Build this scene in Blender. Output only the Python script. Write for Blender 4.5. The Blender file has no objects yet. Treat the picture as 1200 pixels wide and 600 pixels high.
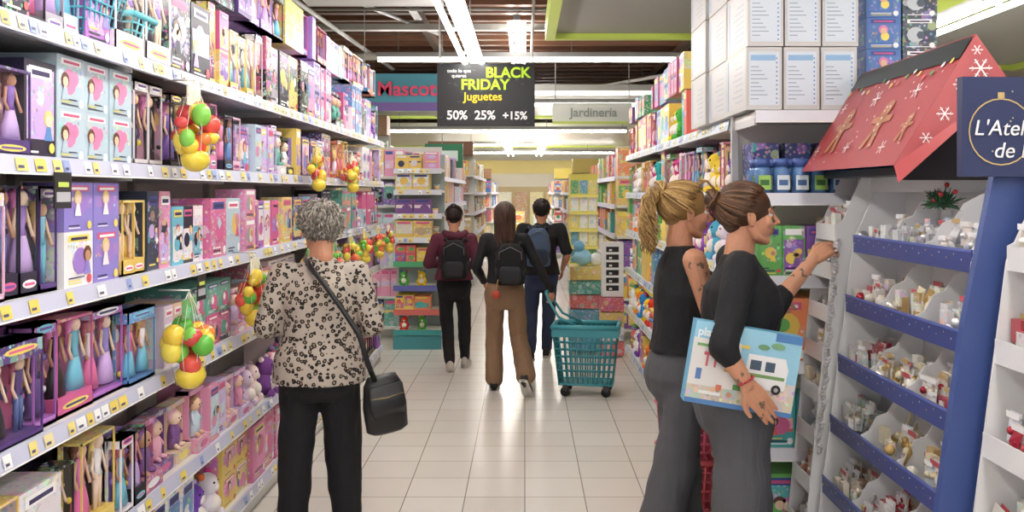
import bpy, math, random
from mathutils import Vector, Matrix
R = random.Random(11)
V = Vector
def lin(h):
    h = h.lstrip('#')
    o = []
    for i in (0, 2, 4):
        c = int(h[i:i+2], 16)/255
        o.append(c/12.92 if c <= .04045 else ((c+.055)/1.055)**2.4)
    return (o[0], o[1], o[2], 1.0)
scene = bpy.context.scene
COL = scene.collection
# ------------------------------------------------------------------ materials
def newmat(name):
    m = bpy.data.materials.new(name); m.use_nodes = True
    nt = m.node_tree; b = nt.nodes['Principled BSDF']
    return m, nt, b
def mat(name, col='#ffffff', rough=.5, metal=0, attr=False, bump=None, emit=0, sss=0, var=0, art=0, coat=0, varscale=9, sat=1):
    m, nt, b = newmat(name)
    N = nt.nodes; Lk = nt.links
    b.inputs['Base Color'].default_value = lin(col)
    b.inputs['Roughness'].default_value = rough
    b.inputs['Metallic'].default_value = metal
    if coat: b.inputs['Coat Weight'].default_value = coat
    tc = N.new('ShaderNodeTexCoord')
    src = None
    if attr:
        a = N.new('ShaderNodeAttribute'); a.attribute_name = 'Col'; src = a.outputs['Color']
    if art:
        for sc, th, fa in ((15, .38, art*.75), (52, .36, art)):
            v = N.new('ShaderNodeTexVoronoi'); v.inputs['Scale'].default_value = sc
            Lk.new(tc.outputs['Object'], v.inputs['Vector'])
            lt = N.new('ShaderNodeMath'); lt.operation = 'LESS_THAN'; lt.inputs[1].default_value = th; Lk.new(v.outputs['Distance'], lt.inputs[0])
            ml = N.new('ShaderNodeMath'); ml.operation = 'MULTIPLY'; ml.inputs[1].default_value = fa; Lk.new(lt.outputs[0], ml.inputs[0])
            hs = N.new('ShaderNodeHueSaturation'); hs.inputs['Saturation'].default_value = .95; hs.inputs['Value'].default_value = 1.25
            Lk.new(v.outputs['Color'], hs.inputs['Color'])
            mx = N.new('ShaderNodeMix'); mx.data_type = 'RGBA'; Lk.new(ml.outputs[0], mx.inputs[0])
            Lk.new(src, mx.inputs[6]); Lk.new(hs.outputs['Color'], mx.inputs[7]); src = mx.outputs[2]
    if sat != 1 and src is not None:
        hs = N.new('ShaderNodeHueSaturation'); hs.inputs['Saturation'].default_value = sat; Lk.new(src, hs.inputs['Color']); src = hs.outputs['Color']
    if var:
        n = N.new('ShaderNodeTexNoise'); n.inputs['Scale'].default_value = varscale; n.inputs['Detail'].default_value = 5
        Lk.new(tc.outputs['Object'], n.inputs['Vector'])
        mr = N.new('ShaderNodeMapRange'); mr.inputs[3].default_value = 1-var; mr.inputs[4].default_value = 1+var
        Lk.new(n.outputs['Fac'], mr.inputs[0])
        mm = N.new('ShaderNodeMix'); mm.data_type = 'RGBA'; mm.blend_type = 'MULTIPLY'; mm.inputs[0].default_value = 1
        if src is None: mm.inputs[6].default_value = lin(col)
        else: Lk.new(src, mm.inputs[6])
        Lk.new(mr.outputs[0], mm.inputs[7]); src = mm.outputs[2]
    if src is not None: Lk.new(src, b.inputs['Base Color'])
    if bump:
        n = N.new('ShaderNodeTexNoise'); n.inputs['Scale'].default_value = bump[0]; n.inputs['Detail'].default_value = 3
        mp = N.new('ShaderNodeMapping'); mp.inputs['Scale'].default_value = (1, 1, bump[3] if len(bump) > 3 else 1)
        Lk.new(tc.outputs['Object'], mp.inputs['Vector']); Lk.new(mp.outputs[0], n.inputs['Vector'])
        bp = N.new('ShaderNodeBump'); bp.inputs['Strength'].default_value = bump[1]; bp.inputs['Distance'].default_value = bump[2] if len(bump) > 2 else .02
        Lk.new(n.outputs['Fac'], bp.inputs['Height']); Lk.new(bp.outputs['Normal'], b.inputs['Normal'])
    if emit:
        b.inputs['Emission Color'].default_value = lin(col); b.inputs['Emission Strength'].default_value = emit
    if sss:
        b.inputs['Subsurface Weight'].default_value = sss; b.inputs['Subsurface Radius'].default_value = (.02, .008, .004)
    return m
M_PLAST = mat('painted_plastic', attr=True, rough=.4, sat=.87)
M_PRINT = mat('printed_card', attr=True, rough=.35, art=.5, sat=.82)
M_GLOSS = mat('glossy_toy', attr=True, rough=.2, coat=.3, sat=.95)
M_METAL = mat('metallic_ornament', attr=True, rough=.28, metal=.55)
M_CLOTH = mat('attr_cloth', attr=True, rough=.9, bump=(90, .3, .004))
def film():
    m, nt, b = newmat('clear_film'); N = nt.nodes
    t = N.new('ShaderNodeBsdfTransparent'); g = N.new('ShaderNodeBsdfGlossy'); g.inputs['Roughness'].default_value = .15
    mx = N.new('ShaderNodeMixShader'); mx.inputs[0].default_value = .08
    nt.links.new(t.outputs[0], mx.inputs[1]); nt.links.new(g.outputs[0], mx.inputs[2])
    nt.links.new(mx.outputs[0], N['Material Output'].inputs['Surface']); N.remove(b)
    return m
M_FILM = film()
MATS = [M_PLAST, M_PRINT, M_GLOSS, M_METAL, M_FILM, M_CLOTH]
PL, PR, GL, ME, FI, CL = range(6)
# ------------------------------------------------------------------ mesh builder
class MB:
    def __init__(s): s.v = []; s.f = []; s.c = []; s.m = []; s.s = []; s.M = Matrix.Identity(4)
    def add(s, vs, fs, col=(1, 1, 1, 1), m=0, sm=False):
        if isinstance(col, str): col = lin(col)
        o = len(s.v)
        for p in vs:
            q = s.M @ V(p); s.v.append((q.x, q.y, q.z))
        for f in fs:
            s.f.append(tuple(i+o for i in f)); s.c.append(col); s.m.append(m); s.s.append(sm)
    def box(s, x0, x1, y0, y1, z0, z1, col='#ffffff', m=0):
        s.add([(x0,y0,z0),(x1,y0,z0),(x1,y1,z0),(x0,y1,z0),(x0,y0,z1),(x1,y0,z1),(x1,y1,z1),(x0,y1,z1)],
              [(0,3,2,1),(4,5,6,7),(0,1,5,4),(1,2,6,5),(2,3,7,6),(3,0,4,7)], col, m)
    def fq(s, x0, x1, z0, z1, y, col, m=0):
        s.add([(x0,y,z0),(x1,y,z0),(x1,y,z1),(x0,y,z1)], [(0,1,2,3)], col, m)
    def disc(s, cx, cz, r, y, col, m=0, n=12, rz=None):
        rz = rz or r
        s.add([(cx+r*math.cos(2*math.pi*i/n), y, cz+rz*math.sin(2*math.pi*i/n)) for i in range(n)], [tuple(range(n))], col, m)
    def sphere(s, c, r, col='#ffffff', m=0, n=12, k=8):
        if not hasattr(r, '__len__'): r = (r, r, r)
        vs = [(c[0], c[1], c[2]+r[2])]
        for j in range(1, k):
            t = math.pi*j/k
            for i in range(n):
                a = 2*math.pi*i/n
                vs.append((c[0]+r[0]*math.sin(t)*math.cos(a), c[1]+r[1]*math.sin(t)*math.sin(a), c[2]+r[2]*math.cos(t)))
        vs.append((c[0], c[1], c[2]-r[2])); L = len(vs)-1
        fs = [(0, 1+i, 1+(i+1) % n) for i in range(n)]
        for j in range(k-2):
            for i in range(n):
                a = 1+j*n+i; b = 1+j*n+(i+1) % n
                fs.append((a, a+n, b+n, b))
        for i in range(n): fs.append((L, 1+(k-2)*n+(i+1) % n, 1+(k-2)*n+i))
        s.add(vs, fs, col, m, True)
    def loft(s, secs, col='#ffffff', m=0, n=20, e=1.0, sm=True):
        vs = []
        for c, a, b in secs:
            c = V(c); a = V(a); b = V(b)
            for i in range(n):
                t = 2*math.pi*i/n; ct, st = math.cos(t), math.sin(t)
                x = math.copysign(abs(ct)**e, ct); y = math.copysign(abs(st)**e, st)
                vs.append(c+a*x+b*y)
        fs = []
        for j in range(len(secs)-1):
            for i in range(n):
                fs.append((j*n+i, j*n+(i+1) % n, (j+1)*n+(i+1) % n, (j+1)*n+i))
        k = (len(secs)-1)*n
        fs.append(tuple(reversed(range(n)))); fs.append(tuple(k+i for i in range(n)))
        s.add(vs, fs, col, m, sm)
    def tube(s, pts, rad, col='#ffffff', m=0, n=8, closed=False):
        pts = [V(p) for p in pts]
        if not hasattr(rad, '__len__'): rad = [rad]*len(pts)
        prev = None; secs = []
        L = len(pts)
        for i, p in enumerate(pts):
            t = (pts[min(i+1, L-1)]-pts[max(i-1, 0)])
            t = t.normalized() if t.length > 1e-9 else V((0, 0, 1))
            if prev is None:
                u = t.cross(V((0, 0, 1)))
                if u.length < .05: u = t.cross(V((0, 1, 0)))
            else: u = prev-t*prev.dot(t)
            u.normalize(); w = t.cross(u); prev = u
            secs.append((p, u*rad[i], w*rad[i]))
        s.loft(secs, col, m, n)
    def limb(s, pts, rad, col='#ffffff', m=0, n=14):
        for i in range(len(pts)-1): s.tube([pts[i], pts[i+1]], [rad[i], rad[i+1]], col, m, n)
        for p, r in zip(pts, rad): s.sphere(p, r, col, m, n, 8)
    def build(s, name, mats=None, parent=None):
        me = bpy.data.meshes.new(name); me.from_pydata(s.v, [], s.f)
        for q in (mats or MATS): me.materials.append(q)
        me.polygons.foreach_set('material_index', s.m if mats is None else [0]*len(s.m) if len(mats) == 1 else s.m)
        me.polygons.foreach_set('use_smooth', s.s)
        ca = me.color_attributes.new('Col', 'FLOAT_COLOR', 'CORNER')
        buf = []
        for f, c in zip(s.f, s.c): buf.extend(c*len(f))
        ca.data.foreach_set('color', buf)
        me.update()
        o = bpy.data.objects.new(name, me); COL.objects.link(o)
        if parent: o.parent = parent
        return o
def empty(name):
    e = bpy.data.objects.new(name, None); e.empty_display_size = .1; COL.objects.link(e); return e
def frame(ox, oy, oz, right, back):
    r = V(right).normalized(); b = V(back).normalized(); u = r.cross(b)
    return Matrix(((r.x, b.x, u.x, ox), (r.y, b.y, u.y, oy), (r.z, b.z, u.z, oz), (0, 0, 0, 1)))
def text(name, body, M, size, m, parent=None, ex=.001, align='CENTER', shear=0, off=0):
    c = bpy.data.curves.new(name, 'FONT'); c.body = body; c.size = size; c.extrude = ex; c.align_x = align; c.shear = shear; c.offset = off
    c.materials.append(m)
    o = bpy.data.objects.new(name, c); COL.objects.link(o)
    o.matrix_world = M @ Matrix.Rotation(math.pi/2, 4, 'X')
    if parent: o.parent = parent
    return o
# ------------------------------------------------------------------ room
def floor_mat():
    m, nt, b = newmat('floor_tiles'); N = nt.nodes; L = nt.links
    tc = N.new('ShaderNodeTexCoord'); br = N.new('ShaderNodeTexBrick')
    br.offset = 0; br.inputs['Scale'].default_value = 1
    br.inputs['Brick Width'].default_value = .333; br.inputs['Row Height'].default_value = .333
    br.inputs['Mortar Size'].default_value = .0035; br.inputs['Mortar Smooth'].default_value = .3
    br.inputs['Color1'].default_value = lin('#e9e4dc'); br.inputs['Color2'].default_value = lin('#e3ddd4'); br.inputs['Mortar'].default_value = lin('#958d80')
    L.new(tc.outputs['Object'], br.inputs['Vector'])
    n = N.new('ShaderNodeTexNoise'); n.inputs['Scale'].default_value = 1.2; n.inputs['Detail'].default_value = 3
    L.new(tc.outputs['Object'], n.inputs['Vector'])
    mr = N.new('ShaderNodeMapRange'); mr.inputs[3].default_value = .94; mr.inputs[4].default_value = 1.04
    L.new(n.outputs['Fac'], mr.inputs[0])
    mm = N.new('ShaderNodeMix'); mm.data_type = 'RGBA'; mm.blend_type = 'MULTIPLY'; mm.inputs[0].default_value = 1
    L.new(br.outputs['Color'], mm.inputs[6]); L.new(mr.outputs[0], mm.inputs[7]); L.new(mm.outputs[2], b.inputs['Base Color'])
    mr2 = N.new('ShaderNodeMapRange'); mr2.inputs[3].default_value = .18; mr2.inputs[4].default_value = .24
    L.new(n.outputs['Fac'], mr2.inputs[0]); L.new(mr2.outputs[0], b.inputs['Roughness'])
    return m
mb = MB(); mb.box(-9, 9, -3, 34, -.1, 0); mb.build('floor', [floor_mat()])
mb = MB(); mb.box(-9, 9, -3, 34, 4.5, 4.6); mb.build('ceiling', [mat('ceiling_dark', '#35271e', .9, var=.2)])
mb = MB(); mb.box(-9.1, -9, -3, 34, 0, 4.5); mb.build('wall_left', [mat('wall_paint', '#cfc9b8', .8, var=.05)])
mb = MB(); mb.box(9, 9.1, -3, 34, 0, 4.5); mb.build('wall_right', [bpy.data.materials['wall_paint']])
mb = MB(); mb.box(-9, 9, 34, 34.1, 0, 4.5, '#e4ddc8'); mb.box(-9, 9, 33.95, 34, 2.4, 2.9, '#ecd468'); mb.box(-9, 9, 33.95, 34, 0, 1.9, '#c8b078')  # upper yellow band paints in the glow of warm lights far away
for k in range(30): mb.box(-8.8+k*.6, -8.3+k*.6, 33.8, 33.95, .2, 1.7, R.choice(['#d8b048', '#e8d890', '#c08850', '#f0e8d0', '#d87040']), PR)
mb.build('wall_back')
mb = MB()
y = 4.0
while y < 33:
    mb.box(-8.5, 8.5, y, y+.14, 4.0, 4.3, R.choice(['#75482b', '#825232', '#633c24'])); y += .5
mb.build('ceiling_slats')
mb = MB()
for x in (-6, -3.6, -1.4, 2.4, 5): mb.box(x, x+.1, 3, 33, 3.88, 4.0, '#5c4638')
mb.tube([(-2.9, 5, 3.9), (-2.2, 15, 3.75)], .03, '#cccccc'); mb.tube([(-3.5, 6, 3.9), (-1.2, 12.5, 3.9)], .025, '#bdbdbd')
mb.tube([(-5, 13.2, 3.7), (5, 13.2, 3.7)], .06, '#b9b4ac')
mb.tube([(-2, 20, 3.4), (2.6, 14, 3.6)], .03, '#c9c4bc')
mb.box(-5, 5, 11.6, 11.72, 3.80, 3.88, '#a8a49c')
for yy in (9.4, 10.6): mb.tube([(-5, yy, 3.86), (5, yy, 3.86)], .02, '#8c8880', n=6)
for xx in (-1.0, .1): mb.tube([(xx, 8.6, 3.8), (xx, 14, 3.8)], .018, '#9c968c', n=6)
mb.build('ceiling_pipes')
LIME = '#b3c928'
def panel(name, x0, x1, y0, y1, z, col='#a9a9a2', lime=True):
    mb = MB(); mb.box(x0, x1, y0, y1, z, z+.1, col)
    if lime:
        mb.box(x0-.1, x0, y0, y1, z-.08, z+.16, LIME); mb.box(x1, x1+.1, y0, y1, z-.08, z+.16, LIME)
        mb.box(x0-.1, x1+.1, y1, y1+.1, z-.06, z+.12, LIME)
    for px, py in ((x0+.2, y0+.2), (x1-.2, y0+.2), (x0+.2, y1-.2), (x1-.2, y1-.2)): mb.tube([(px, py, z+.1), (px, py, 4.5)], .01, '#888888', n=5)
    return mb.build(name)
panel('ceiling_panel', .32, 1.85, 3.5, 9.6, 3.4, '#8f908c')
panel('ceiling_panel', -2.0, -.75, 3.5, 8.3, 3.42, '#c6c6c2', False)
panel('ceiling_panel', 4.1, 6.5, 3, 12, 3.4, '#b5b5b0')
panel('ceiling_panel', -6.5, -3.1, 3, 11.0, 3.45, '#b0b2a8')
panel('ceiling_panel', -6, -1.2, 15, 20, 3.4, '#8c8e88')
panel('ceiling_panel', -.4, 5, 15, 20, 3.4, '#a2a29a')
panel('ceiling_panel', -5, 5, 22, 31, 3.3, '#d6d6c0')
M_TUBE = mat('tube_light', '#fffaf4', emit=31)
def fixture(pts0, pts1, pair=True, strength=None, z=3.0):
    mb = MB(); a = V((pts0[0], pts0[1], 0)); b = V((pts1[0], pts1[1], 0)); d = (b-a).normalized(); w = V((-d.y, d.x, 0))
    M = frame(a.x, a.y, z, d, w); mb.M = M; L = (b-a).length
    hw = .045 if pair else .035
    mb.box(0, L, -hw, hw, .045, .11, '#8a8a88', 0)
    for s in ((-.085, .085) if pair else (0,)):
        mb.tube([(0.02, s, .005), (L-.02, s, .005)], .024, '#ffffff', 1, 8)
        k = .1
        while k < L:
            mb.box(k, k+.03, min(0, s), max(0, s)+.005, .03, .05, '#9a9a98', 0); k += 1.25
    k = 0.3
    while k < L:
        mb.tube([(k, 0, .09), (k, 0, 4.5-z)], .006, '#777777', 0, 5); k += 2.4
    mb.build('ceiling_light', [M_PLAST, M_TUBE])
fixture((-.52, 1.0), (-.52, 10.2)); fixture((-.52, -2.8), (-.52, 0.6))
fixture((1.25, -2.8), (1.25, 3.2));  # row out of view, added to light the shelf fronts
fixture((3.3, 0), (3.3, 10)); fixture((-4.0, 0), (-4.0, 10))
fixture((-2.05, 12.4), (2.1, 12.4), False, z=3.52); fixture((-3, 19.3), (2.2, 19.3), False); fixture((-3, 13.6), (-1.5, 13.6), False)
fixture((-1.8, 25), (.3, 25), False); fixture((-3, 30), (3, 30), False); fixture((-3, 16), (3, 16), False, z=3.25)
fixture((-.5, 20.5), (-.5, 32), True); fixture((.5, 20.5), (.5, 32), True); fixture((-.1, 10.9), (-.1, 15.0), True, z=3.75)  # the two rearmost rows are added to brighten the far store
# ------------------------------------------------------------------ products
SKIN = ['#f0c8a8', '#e8b890', '#c98f68', '#f5d5bb']
HAIRC = ['#f0d070', '#6a3a20', '#e8b850', '#b03060', '#2a1a14', '#e070c0']
PAL = {
 'doll': ['#d8408f', '#e878b4', '#7a4ab8', '#9c70d4', '#c8a4ea', '#3c88d0', '#56bcd8', '#f2bedb', '#4e2680', '#1e1c30', '#f4e8f2', '#b05cc8', '#f6f2f6', '#8878d8', '#2a2440', '#c02868', '#181820', '#eecb40'],
 'baby': ['#f2b8c8', '#f7dfe2', '#e8d0e8', '#f0a8c0', '#ffffff', '#d8c0f0', '#e890b8', '#c8e0f0', '#e8c0a0', '#c86890', '#804a98', '#f0d060'],
 'kid': ['#f0c818', '#e8401f', '#2f8fd0', '#58b848', '#f48020', '#ffffff', '#8848b0', '#f8d838', '#30b8b8', '#e05090', '#f4cf20', '#f0c818'],
 'game': ['#f0b818', '#d83020', '#2868b8', '#f0f0f0', '#38a058', '#f07828', '#40a8d8', '#f8d020', '#7040a0'],
 'home': ['#e8e0d0', '#c8a878', '#b0c8d0', '#f0f0ea', '#d8b860', '#a86848', '#90a888', '#f0c830'],
 'purple': ['#7a3c98', '#a05cc0', '#e070b0', '#50a8c8', '#f0d040', '#c83880', '#f2e8f4'],
 'mix': ['#d8408f', '#7a4ab8', '#1e1c30', '#f0c840', '#58b0a0', '#e8e0e8', '#c8a4ea', '#e87840', '#38405a', '#b8d0e0', '#e878b4', '#a8a0b0'],
}
def doll(mb, cx, cy, z, h, r):
    sk = r.choice(SKIN); hc = r.choice(HAIRC); dc = r.choice(PAL['doll'])
    hr = h*.08
    mb.sphere((cx, cy, z+h*.9), (hr, hr, hr*1.2), sk, PL, 8, 6)
    mb.sphere((cx, cy+hr*.5, z+h*.92), (hr*1.35, hr, hr*1.5), hc, PL, 8, 6)
    mb.loft([((cx, cy+hr*.4, z+h*.92), (hr*1.3, 0, 0), (0, hr*.6, 0)), ((cx, cy+hr*.5, z+h*.66), (hr*1.7, 0, 0), (0, hr*.5, 0))], hc, PL, 8)
    w = h*.08
    mb.loft([((cx, cy, z+h*.82), (w*1.1, 0, 0), (0, w*.6, 0)), ((cx, cy, z+h*.68), (w*.95, 0, 0), (0, w*.6, 0)), ((cx, cy, z+h*.58), (w*.65, 0, 0), (0, w*.5, 0)), ((cx, cy, z+h*.5), (w*1.1, 0, 0), (0, w*.7, 0))], dc, PL, 8)
    if r.random() < .7:
        mb.loft([((cx, cy, z+h*.56), (w*.7, 0, 0), (0, w*.5, 0)), ((cx, cy, z+h*.3), (w*1.9, 0, 0), (0, w*1, 0)), ((cx, cy, z+h*.08), (w*2.5, 0, 0), (0, w*1.2, 0))], r.choice([dc, '#f4e0f0', '#e04898', '#58c0e0', '#c8a4ea']), PL, 10)
    else:
        lc = r.choice([sk, dc, '#3858a0'])
        for s in (-1, 1): mb.tube([(cx+s*w*.5, cy, z+h*.52), (cx+s*w*.7, cy, z+h*.04)], [w*.55, w*.3], lc, PL, 6)
    for s in (-1, 1): mb.tube([(cx+s*w*1.2, cy, z+h*.8), (cx+s*w*2.0, cy-.004, z+h*.6), (cx+s*w*1.9, cy-.015, z+h*.48)], w*.27, sk, PL, 5)
def pk_window(mb, x, z, w, h, d, pal, r, film=True):
    ca = r.choice(pal); cb = r.choice(pal+['#f4b8d8', '#e878b4', '#c8a4ea', '#403058']); g = .003
    x0, x1 = x+g, x+w-g; t = .004
    mb.box(x0, x1, d-.008, d, z, z+h, cb, PL); mb.box(x0, x0+t, d*.72, d, z, z+h, ca, PR); mb.box(x1-t, x1, d*.72, d, z, z+h, ca, PR)
    for xx in (x0, x1-t): mb.box(xx, xx+t, 0, .006, z, z+h, ca, PL)
    mb.box(x0, x1, 0, d, z, z+.012, ca, PL); mb.box(x0, x1, 0, d, z+h-.008, z+h, ca, PR)
    top = r.random() < .35
    hh = h*r.uniform(.1, .2)
    if top: mb.box(x0, x1, 0, d*.8, z+h-hh, z+h, ca, PR)
    fb = .08 if top else r.uniform(.16, .24)
    mb.box(x0, x1, 0, d*.8, z, z+h*fb, ca, PL)
    lz = z+h*fb*.5 if not top else z+h-hh*.5
    lc = r.choice(['#ffffff', '#f8e040', '#e83890', '#ffffff', '#60d0e8'])
    mb.disc((x0+x1)/2, lz, w*.36, -.001, lc, PL, 12, h*.04)
    mb.fq(x0+w*.22, x1-w*.22, lz-h*.012, lz+h*.012, -.002, r.choice(['#e83890', '#7040a8', '#203080']), PL)
    for k in range(6):
        mb.disc(r.uniform(x0+.02, x1-.02), z+h*r.uniform(.3, .95), r.uniform(.006, .03), d-.010-.0003*k, r.choice(pal+['#ffffff', '#f8d850']), PL, 8)
    for k in range(3):
        xx = r.choice([x0+.018, x1-.018]); mb.sphere((xx, d*.6, z+h*r.uniform(fb+.05, .8)), r.uniform(.008, .014), r.choice(pal+['#f8e040', '#ffffff']), GL, 6, 5)
    n = 1 if w < .17 else 2
    for i in range(n):
        doll(mb, x+w*(i+.5)/n+r.uniform(-.004, .004), d*.42, z+h*(fb*.6), h*(.97-fb*.6-(hh/h*.8 if top else 0)), r)
    if film:
        mb.fq(x0+t, x1-t, z+h*.08, z+h*.97, .001, '#ffffff', FI)
def pk_print(mb, x, z, w, h, d, pal, r, detail=2):
    ca = r.choice(pal); g = .002; x0, x1 = x+g, x+w-g
    mb.box(x0, x1, 0, d, z, z+h, ca, PR if r.random() < .5 else PL)
    y = -.001
    cb = r.choice(pal)
    a, b = sorted((r.uniform(.05, .5), r.uniform(.5, .95)))
    mb.fq(x0+w*.06, x1-w*.06, z+h*a, z+h*b, y, cb, PR)
    if detail > 0:
        mb.disc(x+w*r.uniform(.35, .65), z+h*r.uniform(.35, .6), w*.25, y*2, r.choice(pal), PL, 10, min(w*.25, h*.25))
        mb.fq(x0+w*.12, x1-w*.15, z+h*.82, z+h*.94, y*2, r.choice(['#ffffff', '#f8e030', '#e03080', '#2040a0']), PL)
    if detail > 1:
        q = min(w, h)*.17
        for kk in range(r.randint(1, 3)):
            cx = x+w*r.uniform(.22, .78); cz = z+h*r.uniform(.35, .6)
            if r.random() < .6:
                mb.disc(cx, cz+q*.6, q*.9, y*3, r.choice(HAIRC), PL, 10); mb.disc(cx, cz+q*.4, q*.6, y*4, r.choice(SKIN), PL, 10)
                mb.add([(cx-q*.8, y*3, cz-q*1.6), (cx+q*.8, y*3, cz-q*1.6), (cx+q*.3, y*3.5, cz-q*.1), (cx-q*.3, y*3.5, cz-q*.1)], [(0, 1, 2, 3)], r.choice(pal), PL)
            else: mb.disc(cx, cz, q*.8, y*3.5, r.choice(pal+['#ffffff', '#f8e040']), PL, r.choice([4, 6, 12]))
        for k in range(r.randint(1, 3)):
            zz = z+h*(.06+k*.05); mb.fq(x0+w*.12, x0+w*r.uniform(.4, .8), zz, zz+h*.022, y*3, r.choice(['#ffffff', '#302050', '#f0e040']), PL)
        mb.disc(x1-w*.15, z+h*.12, min(w, h)*.09, y*3, r.choice(['#f8e030', '#e02030', '#ffffff']), PL, 10)
        mb.fq(x0+w*.2, x1-w*.22, z+h*.85, z+h*.90, y*3, r.choice(['#d02878', '#302060', '#ffffff']), PL)
        mb.add([(x0-.001, d*.15, z+h*.15), (x0-.001, d*.85, z+h*.15), (x0-.001, d*.85, z+h*.8), (x0-.001, d*.15, z+h*.8)], [(3, 2, 1, 0)], cb, PR)
def pk_baby(mb, x, z, w, h, d, pal, r, film=True):
    ca = r.choice(pal)
    mb.box(x+.003, x+w-.003, d-.01, d, z, z+h, ca, PR); mb.box(x+.003, x+w-.003, 0, d, z, z+h*.22, ca, PR)
    mb.box(x+.003, x+.008, d*.4, d, z, z+h, ca, PL); mb.box(x+w-.008, x+w-.003, d*.4, d, z, z+h, ca, PL); mb.box(x+.003, x+w-.003, d*.3, d, z+h-.02, z+h, ca, PR)
    mb.disc(x+w/2, z+h*.11, w*.3, -.001, r.choice(['#ffffff', '#e04898', '#f8e040']), PL, 12, h*.06)
    cx = x+w/2; cy = d*.45; sk = r.choice(SKIN); c2 = r.choice(pal); hr = min(w*.2, h*.13)
    mb.sphere((cx, cy, z+h*.74), (hr, hr, hr*1.05), sk, PL, 12, 9)
    mb.sphere((cx, cy+hr*.3, z+h*.77), (hr*1.1, hr, hr*1.1), r.choice([c2, c2, '#8a5a30', '#e8b0c8', '#c890d8']), PL, 12, 8)
    for s in (-1, 1): mb.sphere((cx+s*hr*.36, cy-hr*.9, z+h*.74), hr*.12, '#203050', GL, 6, 5)
    mb.sphere((cx, cy-hr*.93, z+h*.74-hr*.4), hr*.13, '#d06070', PL, 6, 5)
    mb.loft([((cx, cy, z+h*.64), (hr*.6, 0, 0), (0, hr*.5, 0)), ((cx, cy, z+h*.45), (hr*1.2, 0, 0), (0, hr*.8, 0)), ((cx, cy, z+h*.24), (hr*1.3, 0, 0), (0, hr*.7, 0))], c2, PL, 12)
    for s in (-1, 1):
        mb.limb([(cx+s*hr*.7, cy, z+h*.58), (cx+s*hr*1.4, cy-hr*.5, z+h*.45)], [hr*.32, hr*.22], c2, PL, 8)
        mb.limb([(cx+s*hr*.5, cy-hr*.2, z+h*.28), (cx+s*hr*.9, cy-hr*1.0, z+h*.26)], [hr*.36, hr*.26], r.choice([c2, sk]), PL, 8)
def pk_blob(mb, x, z, w, h, d, pal, r):
    c = r.choice(pal); cx = x+w/2; cy = d*.5; q = min(w*.48, h*.3)
    mb.sphere((cx, cy, z+q*.95), (q, q*.9, q*.95), c, CL, 12, 8); mb.sphere((cx, cy-.01, z+q*2.2), q*.75, c, CL, 12, 8)
    mb.sphere((cx, cy-q*.5, z+q*1.0), q*.6, '#f4ece4', CL, 10, 7); mb.sphere((cx, cy-q*.7, z+q*2.05), q*.3, '#f4ece4', CL, 8, 6)
    for s in (-1, 1):
        mb.sphere((cx+s*q*.6, cy, z+q*2.85), q*.25, r.choice(pal), CL, 8, 6); mb.sphere((cx+s*q*.3, cy-q*.72, z+q*2.4), q*.1, '#101010', GL, 6, 5)
        mb.sphere((cx+s*q*.8, cy-q*.5, z+q*.9), q*.3, c, CL, 8, 6); mb.sphere((cx+s*q*.6, cy-q*.8, z+q*.25), q*.32, c, CL, 8, 6)
def pk_tub(mb, x, z, w, h, d, pal, r):
    c = r.choice(pal); cx = x+w/2; q = w*.46
    for lv in range(max(1, int(h/(w*.9)))):
        zz = z+lv*w*.9
        mb.loft([((cx, q+.01, zz), (q*.9, 0, 0), (0, q*.9, 0)), ((cx, q+.01, zz+w*.65), (q, 0, 0), (0, q, 0))], c, PR, 12)
        mb.loft([((cx, q+.01, zz+w*.65), (q*1.04, 0, 0), (0, q*1.04, 0)), ((cx, q+.01, zz+w*.85), (q*1.04, 0, 0), (0, q*1.04, 0))], r.choice(pal), PL, 12)
def fill(mb, x0, x1, z, hmax, depth, style, seed, lod=2, kinds=None, nmax=4):
    r = random.Random(seed); x = x0
    kinds = kinds or {'doll': 'wwwwpp', 'baby': 'bbbpw', 'kid': 'pppt', 'game': 'pppp', 'home': 'pptp', 'purple': 'pwb'}[style]
    while x < x1:
        P = PAL[style]
        if style in ('doll', 'baby') and r.random() < .35: P = PAL['mix']
        k = r.choice(kinds); n = r.randint(1, nmax); ds = r.random()
        pal = r.sample(P, min(3, len(P)))
        h = hmax*r.uniform(.74, .99); 
        if k == 'w': w = r.choice([.105, .12, .135, .2, .24])
        elif k == 'b': w = r.uniform(.14, .2); h = hmax*r.uniform(.65, .9)
        elif k == 'f': w = r.uniform(.13, .2); n = min(n, 2)
        elif k == 't': w = r.uniform(.07, .1); h = hmax*r.uniform(.5, .8)
        else:
            w = r.uniform(.09, .24)
            if r.random() < .3: h = hmax*r.uniform(.45, .6)
        yo = r.uniform(0, .04); d = min(depth, r.uniform(.06, .10) if k != 'p' else r.uniform(.12, .3))
        for i in range(n):
            if x+w > x1: break
            rr = random.Random(ds if r.random() < .5 else r.random())
            sv = mb.M.copy()
            mb.M = sv @ Matrix.Translation((0, yo+r.uniform(0, .014), 0))
            if k == 'w':
                if lod > 0:
                    pk_window(mb, x, z, w, h, d, pal, rr, lod > 1); mb.box(x+.006, x+w-.006, d+.01, min(depth, d+.2), z, z+h*.98, pal[0], PL)
                else: pk_print(mb, x, z, w, h, d, pal, rr, 1)
            elif k == 'p':
                pk_print(mb, x, z, w, h, d, pal, rr, lod)
                if h < hmax*.62:
                    rr = random.Random(ds); pk_print(mb, x, z+h+.001, w, min(h, hmax-h), d, pal, rr, lod)
            elif k == 'b': pk_baby(mb, x, z, w, h, max(d, .1), pal, rr)
            elif k == 'f': pk_blob(mb, x, z, w, h, max(d, .12), P, rr)
            elif k == 't': pk_tub(mb, x, z, w, h, d, pal, rr)
            mb.M = sv
            x += w
        x += r.uniform(0, .012)
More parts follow.
